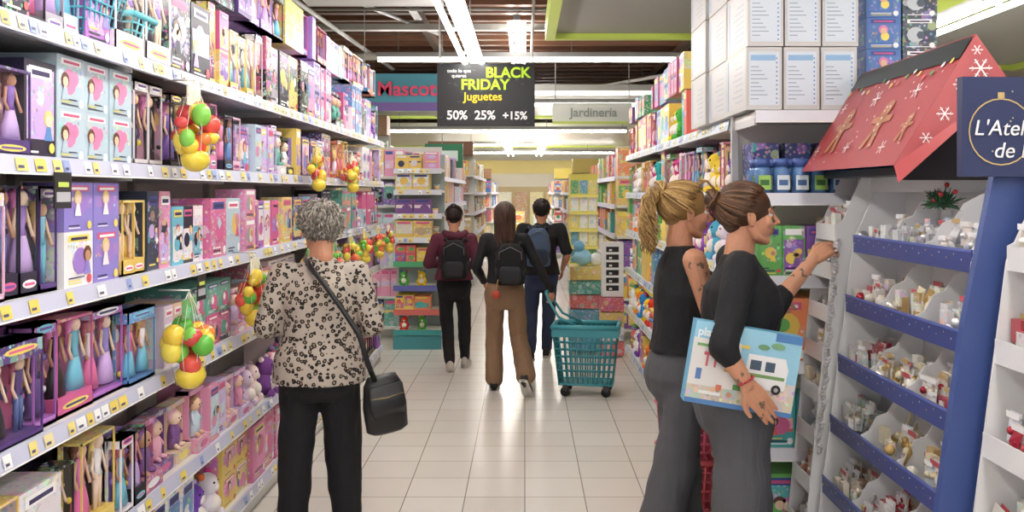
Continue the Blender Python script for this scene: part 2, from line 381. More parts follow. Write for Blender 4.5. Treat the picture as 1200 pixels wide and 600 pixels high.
def shelving(M, L, zs, depth, strip='#c9cbe6', base='#e4e4e4', back='#dcd8d2', top=None, tags=True, seed=1, rail='#3b55c0'):
    mb = MB(); mb.M = M; r = random.Random(seed); top = top or zs[-1]+.02
    mb.box(0, L, depth, depth+.03, 0, top, back); mb.box(0, L, .03, depth, 0, zs[0]-.03, base)
    x = 0
    while x <= L+.01:
        mb.box(x-.015, x+.015, depth-.03, depth, 0, top, '#b8b8b8'); x += 1.0
    for z in zs:
        mb.box(0, L, .0, depth, z-.028, z, '#e9e6e2')
        x = 0
        while x < L: mb.box(x, x+.012, .02, depth, z-.06, z-.028, '#d0d0d0'); x += 1.0
        mb.add([(0, -.012, z-.045), (L, -.012, z-.045), (L, -.002, z+.004), (0, -.002, z+.004)], [(0, 1, 2, 3)], strip)
        mb.box(0, L, -.002, .01, z-.05, z+.006, strip)
        mb.box(0, L, -.014, -.010, z-.05, z-.045, '#ffffff')
        if tags:
            x = .05
            while x < L-.1:
                w = r.choice([.04, .05, .06]); c = r.choice(['#f6d838', '#f6d838', '#f6e070', '#ffffff', '#ffffff', '#8fa4e0', '#f0e0a0'])
                mb.add([(x, -.0145, z-.040), (x+w, -.0145, z-.040), (x+w, -.006, z-.002), (x, -.006, z-.002)], [(0, 1, 2, 3)], c)
                mb.add([(x+.006, -.0148, z-.032), (x+w*.6, -.0148, z-.032), (x+w*.6, -.0135, z-.024), (x+.006, -.0135, z-.024)], [(0, 1, 2, 3)], '#50507a')
                x += w+r.choice([.01, .04, .09, .16])
    mb.build('shelving_unit')
XL = -1.43
ZL = [.15, .54, .98, 1.39, 1.80, 2.20]
Y0 = 1.3; LL = 7.75
ML = frame(XL, Y0, 0, (0, 1, 0), (-1, 0, 0))
shelving(ML, LL, ZL, .47, top=2.75)
kinds_near = {0: 'wppbt', 1: 'wppwp', 2: 'wwpw', 3: 'wwwp', 4: 'wwwwp', 5: 'ppww'}
kinds_mid = {0: 'pptwf', 1: 'pbpwf', 2: 'pbpfw', 3: 'ppwp', 4: 'ppwb', 5: 'pppw'}
for i, z in enumerate(ZL):
    mb = MB(); mb.M = ML; hm = .34 if i < 5 else .42
    split = {0: 1.9, 1: 2.1, 2: 2.35, 3: 2.2, 4: 3, 5: 3}[i]
    fill(mb, 0.02, split, z, hm, .4, 'doll', 107+i*7, 2, kinds_near[i], 3)
    fill(mb, split, LL*.72, z, hm*.95, .4, 'baby' if i in (1, 2) else 'doll', 210+i, 2, kinds_mid[i], 3)
    fill(mb, LL*.72, LL, z, hm*.95, .4, 'doll', 300+i, 1, 'pwb', 3)
    mb.build('boxed_dolls')
mb = MB(); mb.M = ML @ Matrix.Translation((0, .05, 0))
fill(mb, 2.9, LL, 2.64, .3, .3, 'doll', 77, 1, 'ppw'); mb.build('boxed_dolls')
def lattice_basket(mb, x0, x1, y0, y1, z0, z1, col, nx=8, nz=5, tap=.04, t=.004):
    def P(u, v, w):
        k = tap*(1-w)
        return V((x0+k+(x1-x0-2*k)*u, y0+k+(y1-y0-2*k)*v, z0+(z1-z0)*w))
    ny = max(3, int(nx*(y1-y0)/(x1-x0)))
    for i in range(nx+1):
        for v in (0, 1): mb.tube([P(i/nx, v, 0), P(i/nx, v, 1)], t, col, PL, 5)
    for i in range(ny+1):
        for u in (0, 1): mb.tube([P(u, i/ny, 0), P(u, i/ny, 1)], t, col, PL, 5)
    for j in range(nz+1):
        w = j/nz; q = t*(3 if j == nz else 1.6 if j in (0,) else 1)
        for a, b in (((0, 0), (1, 0)), ((1, 0), (1, 1)), ((1, 1), (0, 1)), ((0, 1), (0, 0))): mb.tube([P(a[0], a[1], w), P(b[0], b[1], w)], q, col, PL, 6)
    for i in range(nx+1): mb.tube([P(i/nx, 0, 0), P(i/nx, 1, 0)], t, col, PL, 5)
    for i in range(ny+1): mb.tube([P(0, i/ny, 0), P(1, i/ny, 0)], t, col, PL, 5)
FR = ['#f4d020', '#f4d020', '#e8402a', '#5cc030', '#f08020', '#f4e040', '#d83030', '#80d040']
def fruit_bag(x, y, z, s=1.0):
    mb = MB(); r = random.Random(int(x*100+y*991+z*77))
    for k in range(26):
        u = r.random(); a = r.uniform(0, 6.28); q = (.03+.08*math.sin(math.pi*min(1, u*1.1)))*s*r.uniform(.5, 1); zz = -(.09+.2*u)*s
        rr = r.uniform(.024, .042)*s
        mb.sphere((x+q*math.cos(a)*.7, y+q*math.sin(a), z+zz), (rr, rr, rr*r.uniform(.8, 1.25)), r.choice(FR), GL, 12, 8)
    mb.sphere((x+.01, y-.01, z-.30*s), (.055*s, .07*s, .05*s), '#f0d428', GL, 14, 9)
    mb.sphere((x-.01, y+.05*s, z-.27*s), (.035*s, .035*s, .045*s), '#e84028', GL, 12, 8)
    for k in range(9):
        a = k*.7; p = (x+.075*s*math.cos(a), y+.11*s*math.sin(a))
        mb.tube([(x, y, z+.02), (x+.03*math.cos(a), y+.04*math.sin(a), z-.05*s), (p[0], p[1], z-.18*s), (x+.05*s*math.cos(a), y+.06*s*math.sin(a), z-.33*s)], .0012, '#f0f0e0', PL, 4)
    mb.box(x-.004, x+.004, y-.065, y+.065, z-.085*s, z-.01*s, r.choice(['#f4d020', '#50b040', '#f8f0d0']), PR)
    mb.tube([(x-.12, y, z+.02), (x+.005, y, z+.02)], .004, '#c8c8c8', ME, 6)
    mb.build('toy_fruit_net_bag')
for a in ((-1.33, 3.6, 2.13, 1.0), (-1.34, 5.8, 2.0, .85), (-1.34, 6.95, 1.99, .85), (-1.33, 3.55, 1.29, 1.05), (-1.34, 4.45, 1.38, 1.0), (-1.34, 5.6, 1.36, .9), (-1.34, 6.3, 1.36, .8), (-1.34, 6.9, 1.36, .8), (-1.34, 7.5, 1.38, .8), (-1.34, 8.2, 1.38, .8), (-1.34, 8.8, 1.38, .8)): fruit_bag(*a)
mb = MB(); TQ = '#28a8c0'
lattice_basket(mb, -1.82, -1.44, 2.95, 3.25, 2.21, 2.42, TQ, 10, 6); lattice_basket(mb, -1.80, -1.44, 3.3, 3.5, 2.21, 2.36, '#58c8d8', 8, 5)
lattice_basket(mb, -1.80, -1.46, 2.97, 3.23, 2.425, 2.62, '#7ad0dc', 8, 5); mb.build('toy_shopping_basket')
mb = MB()
for (y, z) in ((2.68, 1.76), (3.85, 1.34)):
    mb.box(XL+.02, XL+.024, y, y+.10, z-.11, z, '#2a2a2e'); mb.box(XL+.024, XL+.026, y+.01, y+.09, z-.09, z-.06, '#b8b8c0'); mb.box(XL+.024, XL+.026, y+.02, y+.08, z-.045, z-.03, '#c8e040')
mb.build('hanging_price_card')
ZR = [.15, .55, .94, 1.32, 1.69, 2.06]
XR = 1.03
MR = frame(XR, 9.1, 0, (0, -1, 0), (1, 0, 0))
shelving(MR, 4.6, ZR, .42, strip='#cfe0f2', seed=3, top=2.1)
ks = ['ptf', 'pft', 'ppt', 'pft', 'pwf', 'ppp']
for i, z in enumerate(ZR[:5]):
    mb = MB(); mb.M = MR
    fill(mb, 0, 2.6, z, .33, .36, 'kid', 500+i, 1, ks[i], 2); fill(mb, 2.6, 4.58, z, .33, .36, 'kid' if i < 3 else 'purple', 540+i, 2, ks[i], 2)
    mb.build('boxed_toys')
mb = MB(); mb.M = MR; fill(mb, 0, 3.2, 2.06, .32, .4, 'kid', 600, 1, 'ppwf'); fill(mb, 1.6, 3.2, 2.39, .25, .3, 'purple', 601, 1, 'p'); fill(mb, 0, 1.2, 2.39, .2, .3, 'game', 603, 1, 'p'); mb.build('boxed_toys')
ME_ = frame(1.03, 4.0, 0, (1, 0, 0), (0, 1, 0))
shelving(ME_, .95, [.15, .55, .94, 1.32, 1.69, 2.06], .42, strip='#dfe0ea', seed=4, tags=False, top=2.08)
mb = MB(); mb.M = ME_
for i in range(11):
    for rw in range(2):
        x = .045+i*.084; y = .05+rw*.1
        mb.loft([((x, y, 1.69), (.035, 0, 0), (0, .035, 0)), ((x, y, 1.80), (.037, 0, 0), (0, .037, 0)), ((x, y, 1.82), (.025, 0, 0), (0, .025, 0))], '#4f7fb8', GL, 12)
        mb.loft([((x, y, 1.815), (.034, 0, 0), (0, .034, 0)), ((x, y, 1.85), (.034, 0, 0), (0, .034, 0))], '#1e4c9c', PL, 12)
        mb.fq(x-.028, x+.028, 1.71, 1.775, y-.0375, '#dfeaf0' if i % 3 else '#9cd048', PL); mb.fq(x-.02, x+.02, 1.73, 1.755, y-.038, '#3868a8' if i % 3 else '#387838', PL)
mb.build('plastic_jars')
mb = MB(); mb.M = ME_
for i, z in enumerate([.15, .55, .94, 1.32]): fill(mb, .02, .93, z, .3, .36, 'kid', 700+i, 2, 'ptp')
for i in range(6): mb.box(.04+i*.15, .16+i*.15, .2, .4, 1.69, 1.93, '#1c3f86', PR)
mb.build('boxed_toys')
mb = MB()
def carton(x0, x1, y0, y1, z0, z1):
    mb.box(x0, x1, y0, y1, z0, z1, '#c9c7c6', PL)
    w = x1-x0; mb.fq(x0+.012, x1-.012, z0+.02, z1-.02, y0-.001, '#cfdae6', PL)
    mb.fq(x0+w*.12, x1-w*.18, z1-.06, z1-.035, y0-.002, '#7fb0dc', PL)
    for k in range(9): mb.fq(x0+w*.12, x0+w*(.35+.08*(k % 4)), z1-.09-k*.018, z1-.086-k*.018, y0-.002, '#8f9fb0', PL)
    for k in range(int((z1-z0)/.02)-2): mb.disc(x1-.024, z0+.03+k*.02, .004, y0-.003, '#3878c8', PL, 6)
    mb.add([(x0-.001, y0+.02, z0+.02), (x0-.001, y1-.02, z0+.02), (x0-.001, y1-.02, z1-.02), (x0-.001, y0+.02, z1-.02)], [(3, 2, 1, 0)], '#cfcdd0', PL)
    for k in range(7): mb.add([(x0-.002, y0+.06, z1-.08-k*.026), (x0-.002, y0+.2+.03*(k % 3), z1-.08-k*.026), (x0-.002, y0+.2+.03*(k % 3), z1-.075-k*.026), (x0-.002, y0+.06, z1-.075-k*.026)], [(3, 2, 1, 0)], '#a8b4c4', PL)
    mb.add([(x0-.002, y1-.06, z0+.02), (x0-.002, y1-.045, z0+.02), (x0-.002, y1-.045, z1-.02), (x0-.002, y1-.06, z1-.02)], [(3, 2, 1, 0)], '#5a9ad8', PL)
for lv in range(3):
    z0 = 2.07+lv*.285
    for i in range(3):
        x0 = .99+i*.168+(.006*(lv % 2))
        carton(x0+.004, x0+.164, 4.02, 4.42, z0, z0+.28)
    carton(1.0, 1.3, 4.44, 4.86, z0, z0+.28); carton(.985, 1.3, 4.88, 5.3, z0, z0+.28)
mb.build('cardboard_cartons')
mb = MB(); mb.M = frame(1.60, 4.2, 0, (1, 0, 0), (0, 1, 0))
for lv in range(5):
    for i in range(2):
        rr = random.Random(3+i)
        if lv < 4 or i == 0: pk_print(mb, i*.17, 2.07+lv*.15, .165, .148, .2, [['#2a6cc0', '#f0c818', '#3c88e0'], ['#4a5868', '#c8d0d8', '#2a3a50']][i], rr, 2)
mb.build('boxed_toys')
mb = MB(); lattice_basket(mb, .76, 1.0, 4.75, 5.15, .005, .26, '#c82848', 6, 5, .02, .006); lattice_basket(mb, .76, 1.0, 4.75, 5.15, .265, .5, '#d83a6a', 6, 5, .02, .006); mb.box(.75, 1.01, 4.74, 5.16, .5, .52, '#3cb8a8'); mb.build('storage_crates')
Mc = frame(-1.42, 9.7, 0, (1, 0, 0), (0, 1, 0))
shelving(Mc, .52, [.2, .42, .68, .94, 1.2, 1.46, 1.72, 1.95], .35, strip='#d8dce8', back='#98a8a8', tags=True, seed=9, top=2.12)
mb = MB(); mb.M = Mc
tiers = ['#1fa0a0', '#e05848', '#5860b8', '#40b070', '#e0e0e0']
for i, z in enumerate([.2, .42, .68, .94]):
    mb.box(0, .52, -.03, -.015, z-.05, z+.01, tiers[i], PL); fill(mb, .01, .5, z, .18, .3, 'kid', 800+i, 1, 'ppf')
for i, z in enumerate([1.2, 1.46, 1.72, 1.95]): fill(mb, .01, .5, z, .19, .3, 'baby' if i % 2 else 'home', 820+i, 1, 'ppt')
mb.box(-.0, .52, -.03, -.01, .0, .14, '#2a8f98'); mb.build('promotional_display_stock')
def gondola(x, y0, L, side, style, seed, crown=None, zt=(.15, .55, .94, 1.32, 1.69)):
    M = frame(x, y0+L if side > 0 else y0, 0, (0, -1, 0) if side > 0 else (0, 1, 0), (1, 0, 0) if side > 0 else (-1, 0, 0))
    shelving(M, L, list(zt), .4, seed=seed, tags=False, top=zt[-1]+.35)
    mb = MB(); mb.M = M
    for i, z in enumerate(zt): fill(mb, 0, L, z, .3, .35, style, seed+i, 0, 'ppt' if style != 'baby' else 'ppp')
    mb.M = frame(x if side > 0 else x-.8, y0-.28, 0, (1, 0, 0), (0, 1, 0))
    for i, z in enumerate(zt): fill(mb, 0, .8, z, .32, .26, style, seed+20+i, 1, 'ppp'); mb.box(0, .8, 0, .28, z-.03, z, '#e2e2de')
    if crown: mb.box(0, .8, -.02, .25, zt[-1]+.35, zt[-1]+.6, crown)
    mb.box(0, .8, .262, .28, 0, zt[-1]+.35, '#cfcfc8')
    mb.build('gondola_stock')
gondola(-.98, 10.6, 4.2, -1, 'baby', 31, None, (.15, .5, .85, 1.2, 1.55, 1.88))
gondola(-.92, 16.2, 5, -1, 'home', 41, '#7a4a28', (.15, .55, .94, 1.32, 1.69, 2.0))
gondola(-.85, 23, 6, -1, 'game', 51, '#9a6a3c')
gondola(1.05, 10.4, 4.4, 1, 'kid', 61, None, (.15, .5, .85, 1.2, 1.55, 1.88))
gondola(.85, 16.2, 5, 1, 'game', 71, '#c8b040')
gondola(.75, 23, 6, 1, 'game', 81, '#d8c030')
gondola(-2.6, 12, 8, 1, 'home', 91, '#9a6a3c', (.15, .55, .94, 1.32, 1.69, 2.1)); 
mb = MB()
for y, x, c in ((30, -.5, '#e8c83a'), (31, .3, '#c8d8e0')):
    mb.M = frame(x, y, 0, (1, 0, 0), (0, 1, 0)); 
    for k in range(3): pk_print(mb, 0, k*.35, .5, .34, .5, [c, '#f0e0a0', '#e07030'], random.Random(k), 1)
mb.build('stacked_stock')
mb = MB(); mb.box(-.93, -.70, 10.25, 10.3, 0, 1.55, '#efefec')
r = random.Random(4)
for k in range(46):
    x = r.uniform(-.91, -.76); z = r.uniform(.6, 1.5)
    mb.fq(x, x+r.uniform(.02, .05), z, z+r.uniform(.01, .04), 10.249, '#202020')
mb.build('advertising_panel')
mb = MB()
r = random.Random(8)
mb.box(.50, .80, 9.9, 10.2, 0, 1.9, '#e8d83a')
for i in range(8):
    for j in range(3):
        mb.fq(.51+j*.098, .595+j*.098, .35+i*.19, .50+i*.19, 9.898, r.choice(['#f0e060', '#48a8c8', '#e06030', '#ffffff', '#58b060', '#f8f0a0', '#f0e060']), PR)
    mb.box(.49, .81, 9.86, 9.9, .31+i*.19, .335+i*.19, '#f4e870')
mb.build('promotional_column')
mb = MB()
for k, c in enumerate(['#2a9ab8', '#e8c828', '#2a9ab8', '#d84a38', '#30a890', '#e8c828']):
    mb.box(.47+.01*(k % 2), .84, 9.45, 9.8, .02+k*.15, .16+k*.15, c, PR)
mb.sphere((.62, 9.6, 1.0), (.1, .1, .09), '#88c8e0', PL); mb.sphere((.76, 9.6, .98), (.07, .07, .07), '#f0f0f0', PL); mb.sphere((.58, 9.58, 1.12), .06, '#60b0d8', PL)
mb.build('stacked_toy_blocks')
mb = MB(); mb.box(.80, 1.02, 9.25, 9.4, .62, 1.18, '#f2f2f0')
for k in range(6): mb.fq(.84, .97, .68+k*.08, .735+k*.08, 9.249, '#222222'); mb.fq(.87, .90, .69+k*.08, .71+k*.08, 9.248, '#f2f2f0')
for k in range(4): mb.box(.78, 1.02, 9.2, 9.42, .02+k*.15, .16+k*.15, ['#e04030', '#f0f0f0', '#e8c020', '#d83848'][k], PR)
mb.build('stacked_boxes')
# ------------------------------------------------------------------ signs
MW = mat('sign_white', '#f2f2f2', .6); ML_ = mat('sign_lime', '#b4e030', .6); MP = mat('sign_pink', '#e04a70', .6); MYL = mat('sign_yellow', '#f0d030', .6); MGR = mat('sign_grey', '#8c9690', .6)
e = empty('hanging_promotion_sign')
mb = MB(); mb.box(-.88, .10, 9.0, 9.03, 2.36, 2.99, '#191a1e')
for k in range(40):
    r = random.Random(k); x = r.uniform(-.87, .05); z = r.uniform(2.38, 2.96); mb.fq(x, x+.03, z, z+.012, 8.999, '#34363c')
for x in (-.86, .08): mb.tube([(x, 9.015, 2.99), (x, 9.015, 4.5)], .006, '#999999', n=5)
mb.build('sign_board', parent=e)
def T(x, y, z): return frame(x, y, z, (1, 0, 0), (0, 1, 0))
text('t1', 'BLACK', T(-.17, 8.99, 2.85), .145, ML_, e, off=.004); text('t2', 'FRIDAY', T(-.40, 8.99, 2.73), .145, ML_, e, off=.004)
text('t3', 'Juguetes', T(-.42, 8.99, 2.62), .115, MYL, e, off=.002); text('t4', '50%', T(-.68, 8.99, 2.43), .125, MW, e, off=.003); text('t5', '25%', T(-.40, 8.99, 2.43), .125, MW, e, off=.003); text('t6', '+15%', T(-.10, 8.99, 2.43), .11, MW, e, off=.003)
text('t7', 'todo lo que\nquieres', T(-.66, 8.99, 2.90), .05, MW, e)
e = empty('department_sign')
mb = MB(); mb.box(-1.95, -.92, 10.6, 10.64, 2.66, 3.10, '#2f8ea6'); mb.box(-1.95, -.92, 10.59, 10.6, 2.66, 2.76, '#6a4a9a')
for x in (-1.9, -1): mb.tube([(x, 10.62, 3.08), (x, 10.62, 4.5)], .006, '#999999', n=5)
mb.build('sign_board', parent=e); text('lettering', 'Mascotas', T(-1.30, 10.58, 2.84), .24, MP, e, off=.004)
e = empty('department_sign')
mb = MB(); mb.box(.45, 1.75, 14.6, 14.64, 2.85, 3.15, '#c9ccc2'); mb.box(.45, 1.75, 14.59, 14.6, 2.81, 2.85, LIME)
for x in (.5, 1.7): mb.tube([(x, 14.62, 3.15), (x, 14.62, 4.5)], .008, '#999999', n=5)
mb.build('sign_board', parent=e); text('lettering', 'Jardinería', T(1.12, 14.58, 2.93), .2, MGR, e, off=.004)
mb = MB(); mb.box(-1.45, -.9, 13, 13.05, 2.05, 2.4, '#1f7a50'); mb.fq(-1.38, -.97, 2.15, 2.3, 12.99, '#cfe8d8'); mb.tube([(-1.2, 13.02, 2.4), (-1.2, 13.02, 4.5)], .006, '#999999', n=5); mb.build('hanging_sign')
# ------------------------------------------------------------------ christmas display
def display_unit(y0, L, nd, x_top, tiers, lipc, seed, slope=.13, zt=1.78):
    M = frame(x_top, y0+L, 0, (0, -1, 0), (1, 0, 0)); mb = MB(); mb.M = M; r = random.Random(seed)
    W = '#e9e9ea'
    it = MB(); it.M = M
    def yf(z): return -slope*(1.52-z)
    T_ = .004
    def prism(x, pts, t=.003):
        vs = [(x-t, p[0], p[1]) for p in pts]+[(x+t, p[0], p[1]) for p in pts]; n = len(pts)
        mb.add(vs, [tuple(range(n)), tuple(reversed(range(n, 2*n)))]+[(i, i+n, (i+1) % n+n, (i+1) % n) for i in range(n)], W, PL)
    for side in (0, L): prism(side, [(yf(0), 0), (yf(1.5), 1.5), (.12, zt), (.42, zt+.02), (.42, 0)], T_)
    mb.box(0, L, .40, .42, 0, zt+.02, W); mb.box(0, L, yf(.1), .40, 0, .12, lipc if lipc else W)
    gap = abs(tiers[0]-tiers[1])
    for zi, z in enumerate(tiers):
        f = yf(z); dp = .19; zb = z-.055
        mb.box(0, L, f, f+dp, zb-.006, zb, W)
        mb.add([(0, f+dp, zb), (L, f+dp, zb), (L, f+dp+.03, zb+gap*.98), (0, f+dp+.03, zb+gap*.98)], [(0, 1, 2, 3)], W, PL)
        c = lipc or W
        mb.box(0, L, f-.004, f, zb-.012, z+.004, c)
        if lipc:
            for k in range(int(L/.05)):
                xx = .02+k*.05; mb.disc(xx, zb+.025+.014*(k % 2), .0035, f-.006, '#c8b060' if k % 3 else '#e8e8f0', PL, 5)
            mb.box(0, L, f-.0055, f-.004, z-.004, z+.004, '#4a62bc')
        for d in range(nd+1):
            prism(L*d/nd, [(f, zb), (f, z+.005), (f+.03, z+.02), (f+.06, z+.075), (f+.10, z+.09), (f+.13, z+.14), (f+dp, z+gap*.70), (f+dp+.02, zb+gap*.95), (f+dp, zb)])
        for d in range(nd):
            xa = L*d/nd+.015; xb = L*(d+1)/nd-.015; kinds = r.sample('bsgtbcw', 3)+['w', 'c']; cs = r.choice([['#b83848', '#e8e0d4', '#f0ece4'], ['#d0ac68', '#f0e4c0', '#f4efe4'], ['#e0e0e4', '#b8b8c0', '#f4f4f4'], ['#8a6a50', '#e8dcc8', '#f0e8dc'], ['#e0dcd8', '#b02838', '#f0ece8'], ['#d09880', '#f0d8c8'], ['#c8c4c0', '#8c8884', '#f0eeea']])
            for k in range(r.randint(28, 38)):
                kind = r.choice(kinds)
                cx = r.uniform(xa+.012, xb-.012); cy = f+r.uniform(.02, dp-.03); cz = zb+r.uniform(.01, .05)+(cy-f)*.35; q = r.uniform(.013, .026)
                if kind in 'b': it.sphere((cx, cy, cz+q*.5), q, r.choice(cs), r.choice([ME, GL]), 10, 7)
                elif kind in 'sc': it.box(cx-q, cx+q, cy-q*.5, cy+q*.5, cz-.01, cz+q*2.2, r.choice(cs), r.choice([PL, PR]))
                elif kind == 'g':
                    it.add([(cx-q*1.4, cy, cz-.01), (cx+q*1.2, cy-.005, cz-.008), (cx+q*1.6, cy+.01, cz+q*2.4), (cx-q, cy+.015, cz+q*2.7), (cx, cy-.015, cz+q)], [(0, 1, 4), (1, 2, 4), (2, 3, 4), (3, 0, 4)], r.choice(cs), ME)
                elif kind == 't': it.tube([(cx-q, cy, cz), (cx, cy+.01, cz+q*2), (cx+q, cy, cz+q*3)], [.004, .008, .003], r.choice(cs), ME, 6)
                else:
                    it.add([(cx-q*1.3, cy, cz-.01), (cx+q*1.3, cy, cz-.01), (cx+q*1.2, cy+.01, cz+q*3), (cx-q*1.2, cy+.01, cz+q*3)], [(0, 1, 2, 3)], r.choice(['#f0ece8', '#e8dcd4', '#d8ccc0', '#dfe4ea']), PL); it.sphere((cx, cy-.004, cz+q), q*.5, r.choice(cs), ME, 8, 6)
                    it.fq(cx-q*1.3, cx+q*1.3, cz+q*2.3, cz+q*3, cy-.001, r.choice(['#c83040', '#f4f4f4', '#c8a860', '#ffffff']), PL)
    mb.build('cardboard_display_rack'); it.build('christmas_ornaments')
TI = [1.52, 1.275, 1.03, .78, .53, .28]
display_unit(2.72, .98, 3, 1.36, TI, '#2c3f8c', 1)
display_unit(3.76, .24, 1, 1.30, [1.56, 1.40, 1.22, 1.05, .88, .7, .5, .3], None, 2, slope=.1)
display_unit(1.55, 1.05, 4, 1.40, [1.54, 1.27, 1.0, .74, .48, .25], None, 3)
mb = MB(); pts = [(1.12, 0), (1.30, 1.3), (1.42, 1.90), (1.86, 1.90), (1.86, 0)]
vs = [(p[0], 2.655, p[1]) for p in pts]+[(p[0], 2.685, p[1]) for p in pts]
mb.add(vs, [tuple(range(5)), tuple(reversed(range(5, 10)))]+[(i, i+5, (i+1) % 5+5, (i+1) % 5) for i in range(5)], '#2c4c94', PL)
mb.build('display_partition')
e = empty('gingerbread_roof_topper'); mb = MB()
ya, yb = 3.0, 4.0; rx, rz = 1.51, 2.23; ex, ez = 1.235, 1.79; fx = 1.79
RED = '#a8222a'
mb.add([(ex, ya, ez), (ex, yb, ez), (rx, yb, rz), (rx, ya, rz)], [(3, 2, 1, 0)], RED)
mb.add([(fx, ya, ez), (fx, yb, ez), (rx, yb, rz), (rx, ya, rz)], [(0, 1, 2, 3)], RED)
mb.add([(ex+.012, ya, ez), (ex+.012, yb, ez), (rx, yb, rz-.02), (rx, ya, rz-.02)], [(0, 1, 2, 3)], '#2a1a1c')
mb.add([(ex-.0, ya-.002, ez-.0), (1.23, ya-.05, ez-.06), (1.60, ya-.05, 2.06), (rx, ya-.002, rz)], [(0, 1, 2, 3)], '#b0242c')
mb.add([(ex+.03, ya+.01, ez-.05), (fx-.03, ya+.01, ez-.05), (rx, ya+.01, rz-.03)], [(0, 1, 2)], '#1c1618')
rd = V((rx-ex, 0, rz-ez)); rl = rd.length; rdn = rd.normalized()
nrm = V((-rdn.z, 0, rdn.x))
Mroof = Matrix(((0, -nrm.x, rdn.x, ex+nrm.x*.003), (-1, 0, 0, yb), (0, -nrm.z, rdn.z, ez+nrm.z*.003), (0, 0, 0, 1)))
mb.M = Mroof
Lr = yb-ya
def ginger(cx, cz, s):
    c = '#b8703c'
    mb.disc(cx, cz+s*.55, s*.26, -.001, c, n=14)
    mb.fq(cx-s*.2, cx+s*.2, cz-s*.2, cz+s*.4, -.001, c)
    for q in (-1, 1):
        mb.add([(cx+q*s*.15, -.001, cz+s*.35), (cx+q*s*.6, -.001, cz+s*.32), (cx+q*s*.6, -.001, cz+s*.15), (cx+q*s*.15, -.001, cz+s*.12)], [(0, 1, 2, 3)], c)
        mb.add([(cx, -.001, cz-s*.1), (cx+q*s*.2, -.001, cz-s*.1), (cx+q*s*.4, -.001, cz-s*.6), (cx+q*s*.15, -.001, cz-s*.62)], [(0, 1, 2, 3)], c)
    for k in range(3): mb.disc(cx, cz-s*.1+k*s*.18, s*.04, -.003, '#f4f0e8', n=8)
    mb.disc(cx-s*.1, cz+s*.6, s*.035, -.003, '#ffffff', n=6); mb.disc(cx+s*.1, cz+s*.6, s*.035, -.003, '#ffffff', n=6)
ginger(.22, .18, .15); ginger(.62, .18, .15); ginger(.9, .15, .08)
def snow(cx, cz, s, col='#f0e8e8', y=-.002):
    for k in range(6):
        a = k*math.pi/3; dx, dz = math.cos(a)*s, math.sin(a)*s; px, pz = -math.sin(a)*s*.07, math.cos(a)*s*.07
        mb.add([(cx-px, y, cz-pz), (cx+dx-px, y, cz+dz-pz), (cx+dx+px, y, cz+dz+pz), (cx+px, y, cz+pz)], [(0, 1, 2, 3)], col)
        for sg in (-1, 1):
            b = a+sg*.9; bx, bz = cx+dx*.6, cz+dz*.6
            mb.add([(bx, y, bz), (bx+math.cos(b)*s*.3, y, bz+math.sin(b)*s*.3), (bx+math.cos(b)*s*.3+px, y, bz+math.sin(b)*s*.3+pz), (bx+px, y, bz+pz)], [(0, 1, 2, 3)], col)
for a in ((.06, .1, .03), (.42, .1, .03), (.42, .33, .04), (.8, .32, .035), (.8, .08, .03), (.07, .32, .03)): snow(*a)
r = random.Random(2)
for k in range(26): mb.disc(r.uniform(.03, Lr-.03), r.uniform(.03, rl-.12), .005, -.002, '#f0d8d0', n=6)
mb.fq(0, Lr, rl-.10, rl-.01, -.0015, '#1f2320')
for k in range(17): mb.disc(.03+k*.058, rl-.12+.02*math.sin(k*1.3), .012, -.003, ['#e8c830', '#d83830', '#48a048', '#e8e8e8'][k % 4], n=8)
mb.M = Matrix.Identity(4)
pA, pB, pC = V((ex, ya-.002, ez)), V((1.60, ya-.05, 2.06)), V((rx, ya-.002, rz))
fx_ = (pC-pA).normalized(); fn = (pB-pA).cross(pC-pA).normalized()
if fn.y > 0: fn = -fn
fz = fn.cross(fx_); fz = fz if fz.z > 0 else -fz
Mf = Matrix(((fx_.x, -fn.x, fz.x, pA.x+fn.x*.002), (fx_.y, -fn.y, fz.y, pA.y+fn.y*.002), (fx_.z, -fn.z, fz.z, pA.z+fn.z*.002), (0, 0, 0, 1)))
mb.M = Mf
for (a, b, s) in ((.42, -.07, .035), (.32, -.10, .026), (.34, -.04, .02), (.23, -.05, .026), (.13, -.04, .02), (.47, -.03, .018)): snow(a, b, s, y=-.003)
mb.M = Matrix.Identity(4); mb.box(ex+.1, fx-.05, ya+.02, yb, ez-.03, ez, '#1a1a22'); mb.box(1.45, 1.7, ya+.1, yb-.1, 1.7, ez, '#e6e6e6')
mb.build('roof_panels', parent=e)
e = empty('display_header_sign'); mb = MB(); MS = frame(1.27, 2.60, 1.745, (1, .06, 0), (-.06, 1, 0)); mb.M = MS
mb.box(0, .62, 0, .03, 0, .29, '#1b2a5c')
n = 24
for k in range(n):
    a0, a1 = 2*math.pi*k/n, 2*math.pi*(k+1)/n; p = lambda a, q: (.115+q*math.cos(a), -.002, .13+q*math.sin(a))
    mb.add([p(a0, .094), p(a1, .094), p(a1, .098), p(a0, .098)], [(0, 1, 2, 3)], '#c8a860')
mb.fq(.105, .125, .228, .245, -.002, '#c8a860')
for k in range(14): mb.disc(random.Random(k).uniform(.01, .6), random.Random(k+50).uniform(.01, .27), .003, -.002, '#c8b890', n=5)
mb.build('board', parent=e)
text('lettering', "L'Atelier", MS @ Matrix.Translation((.03, -.004, .12)), .064, MW, e, align='LEFT', shear=.2); text('lettering', 'de Noël', MS @ Matrix.Translation((.09, -.004, .055)), .064, MW, e, align='LEFT', shear=.2)
mb = MB(); r = random.Random(3)
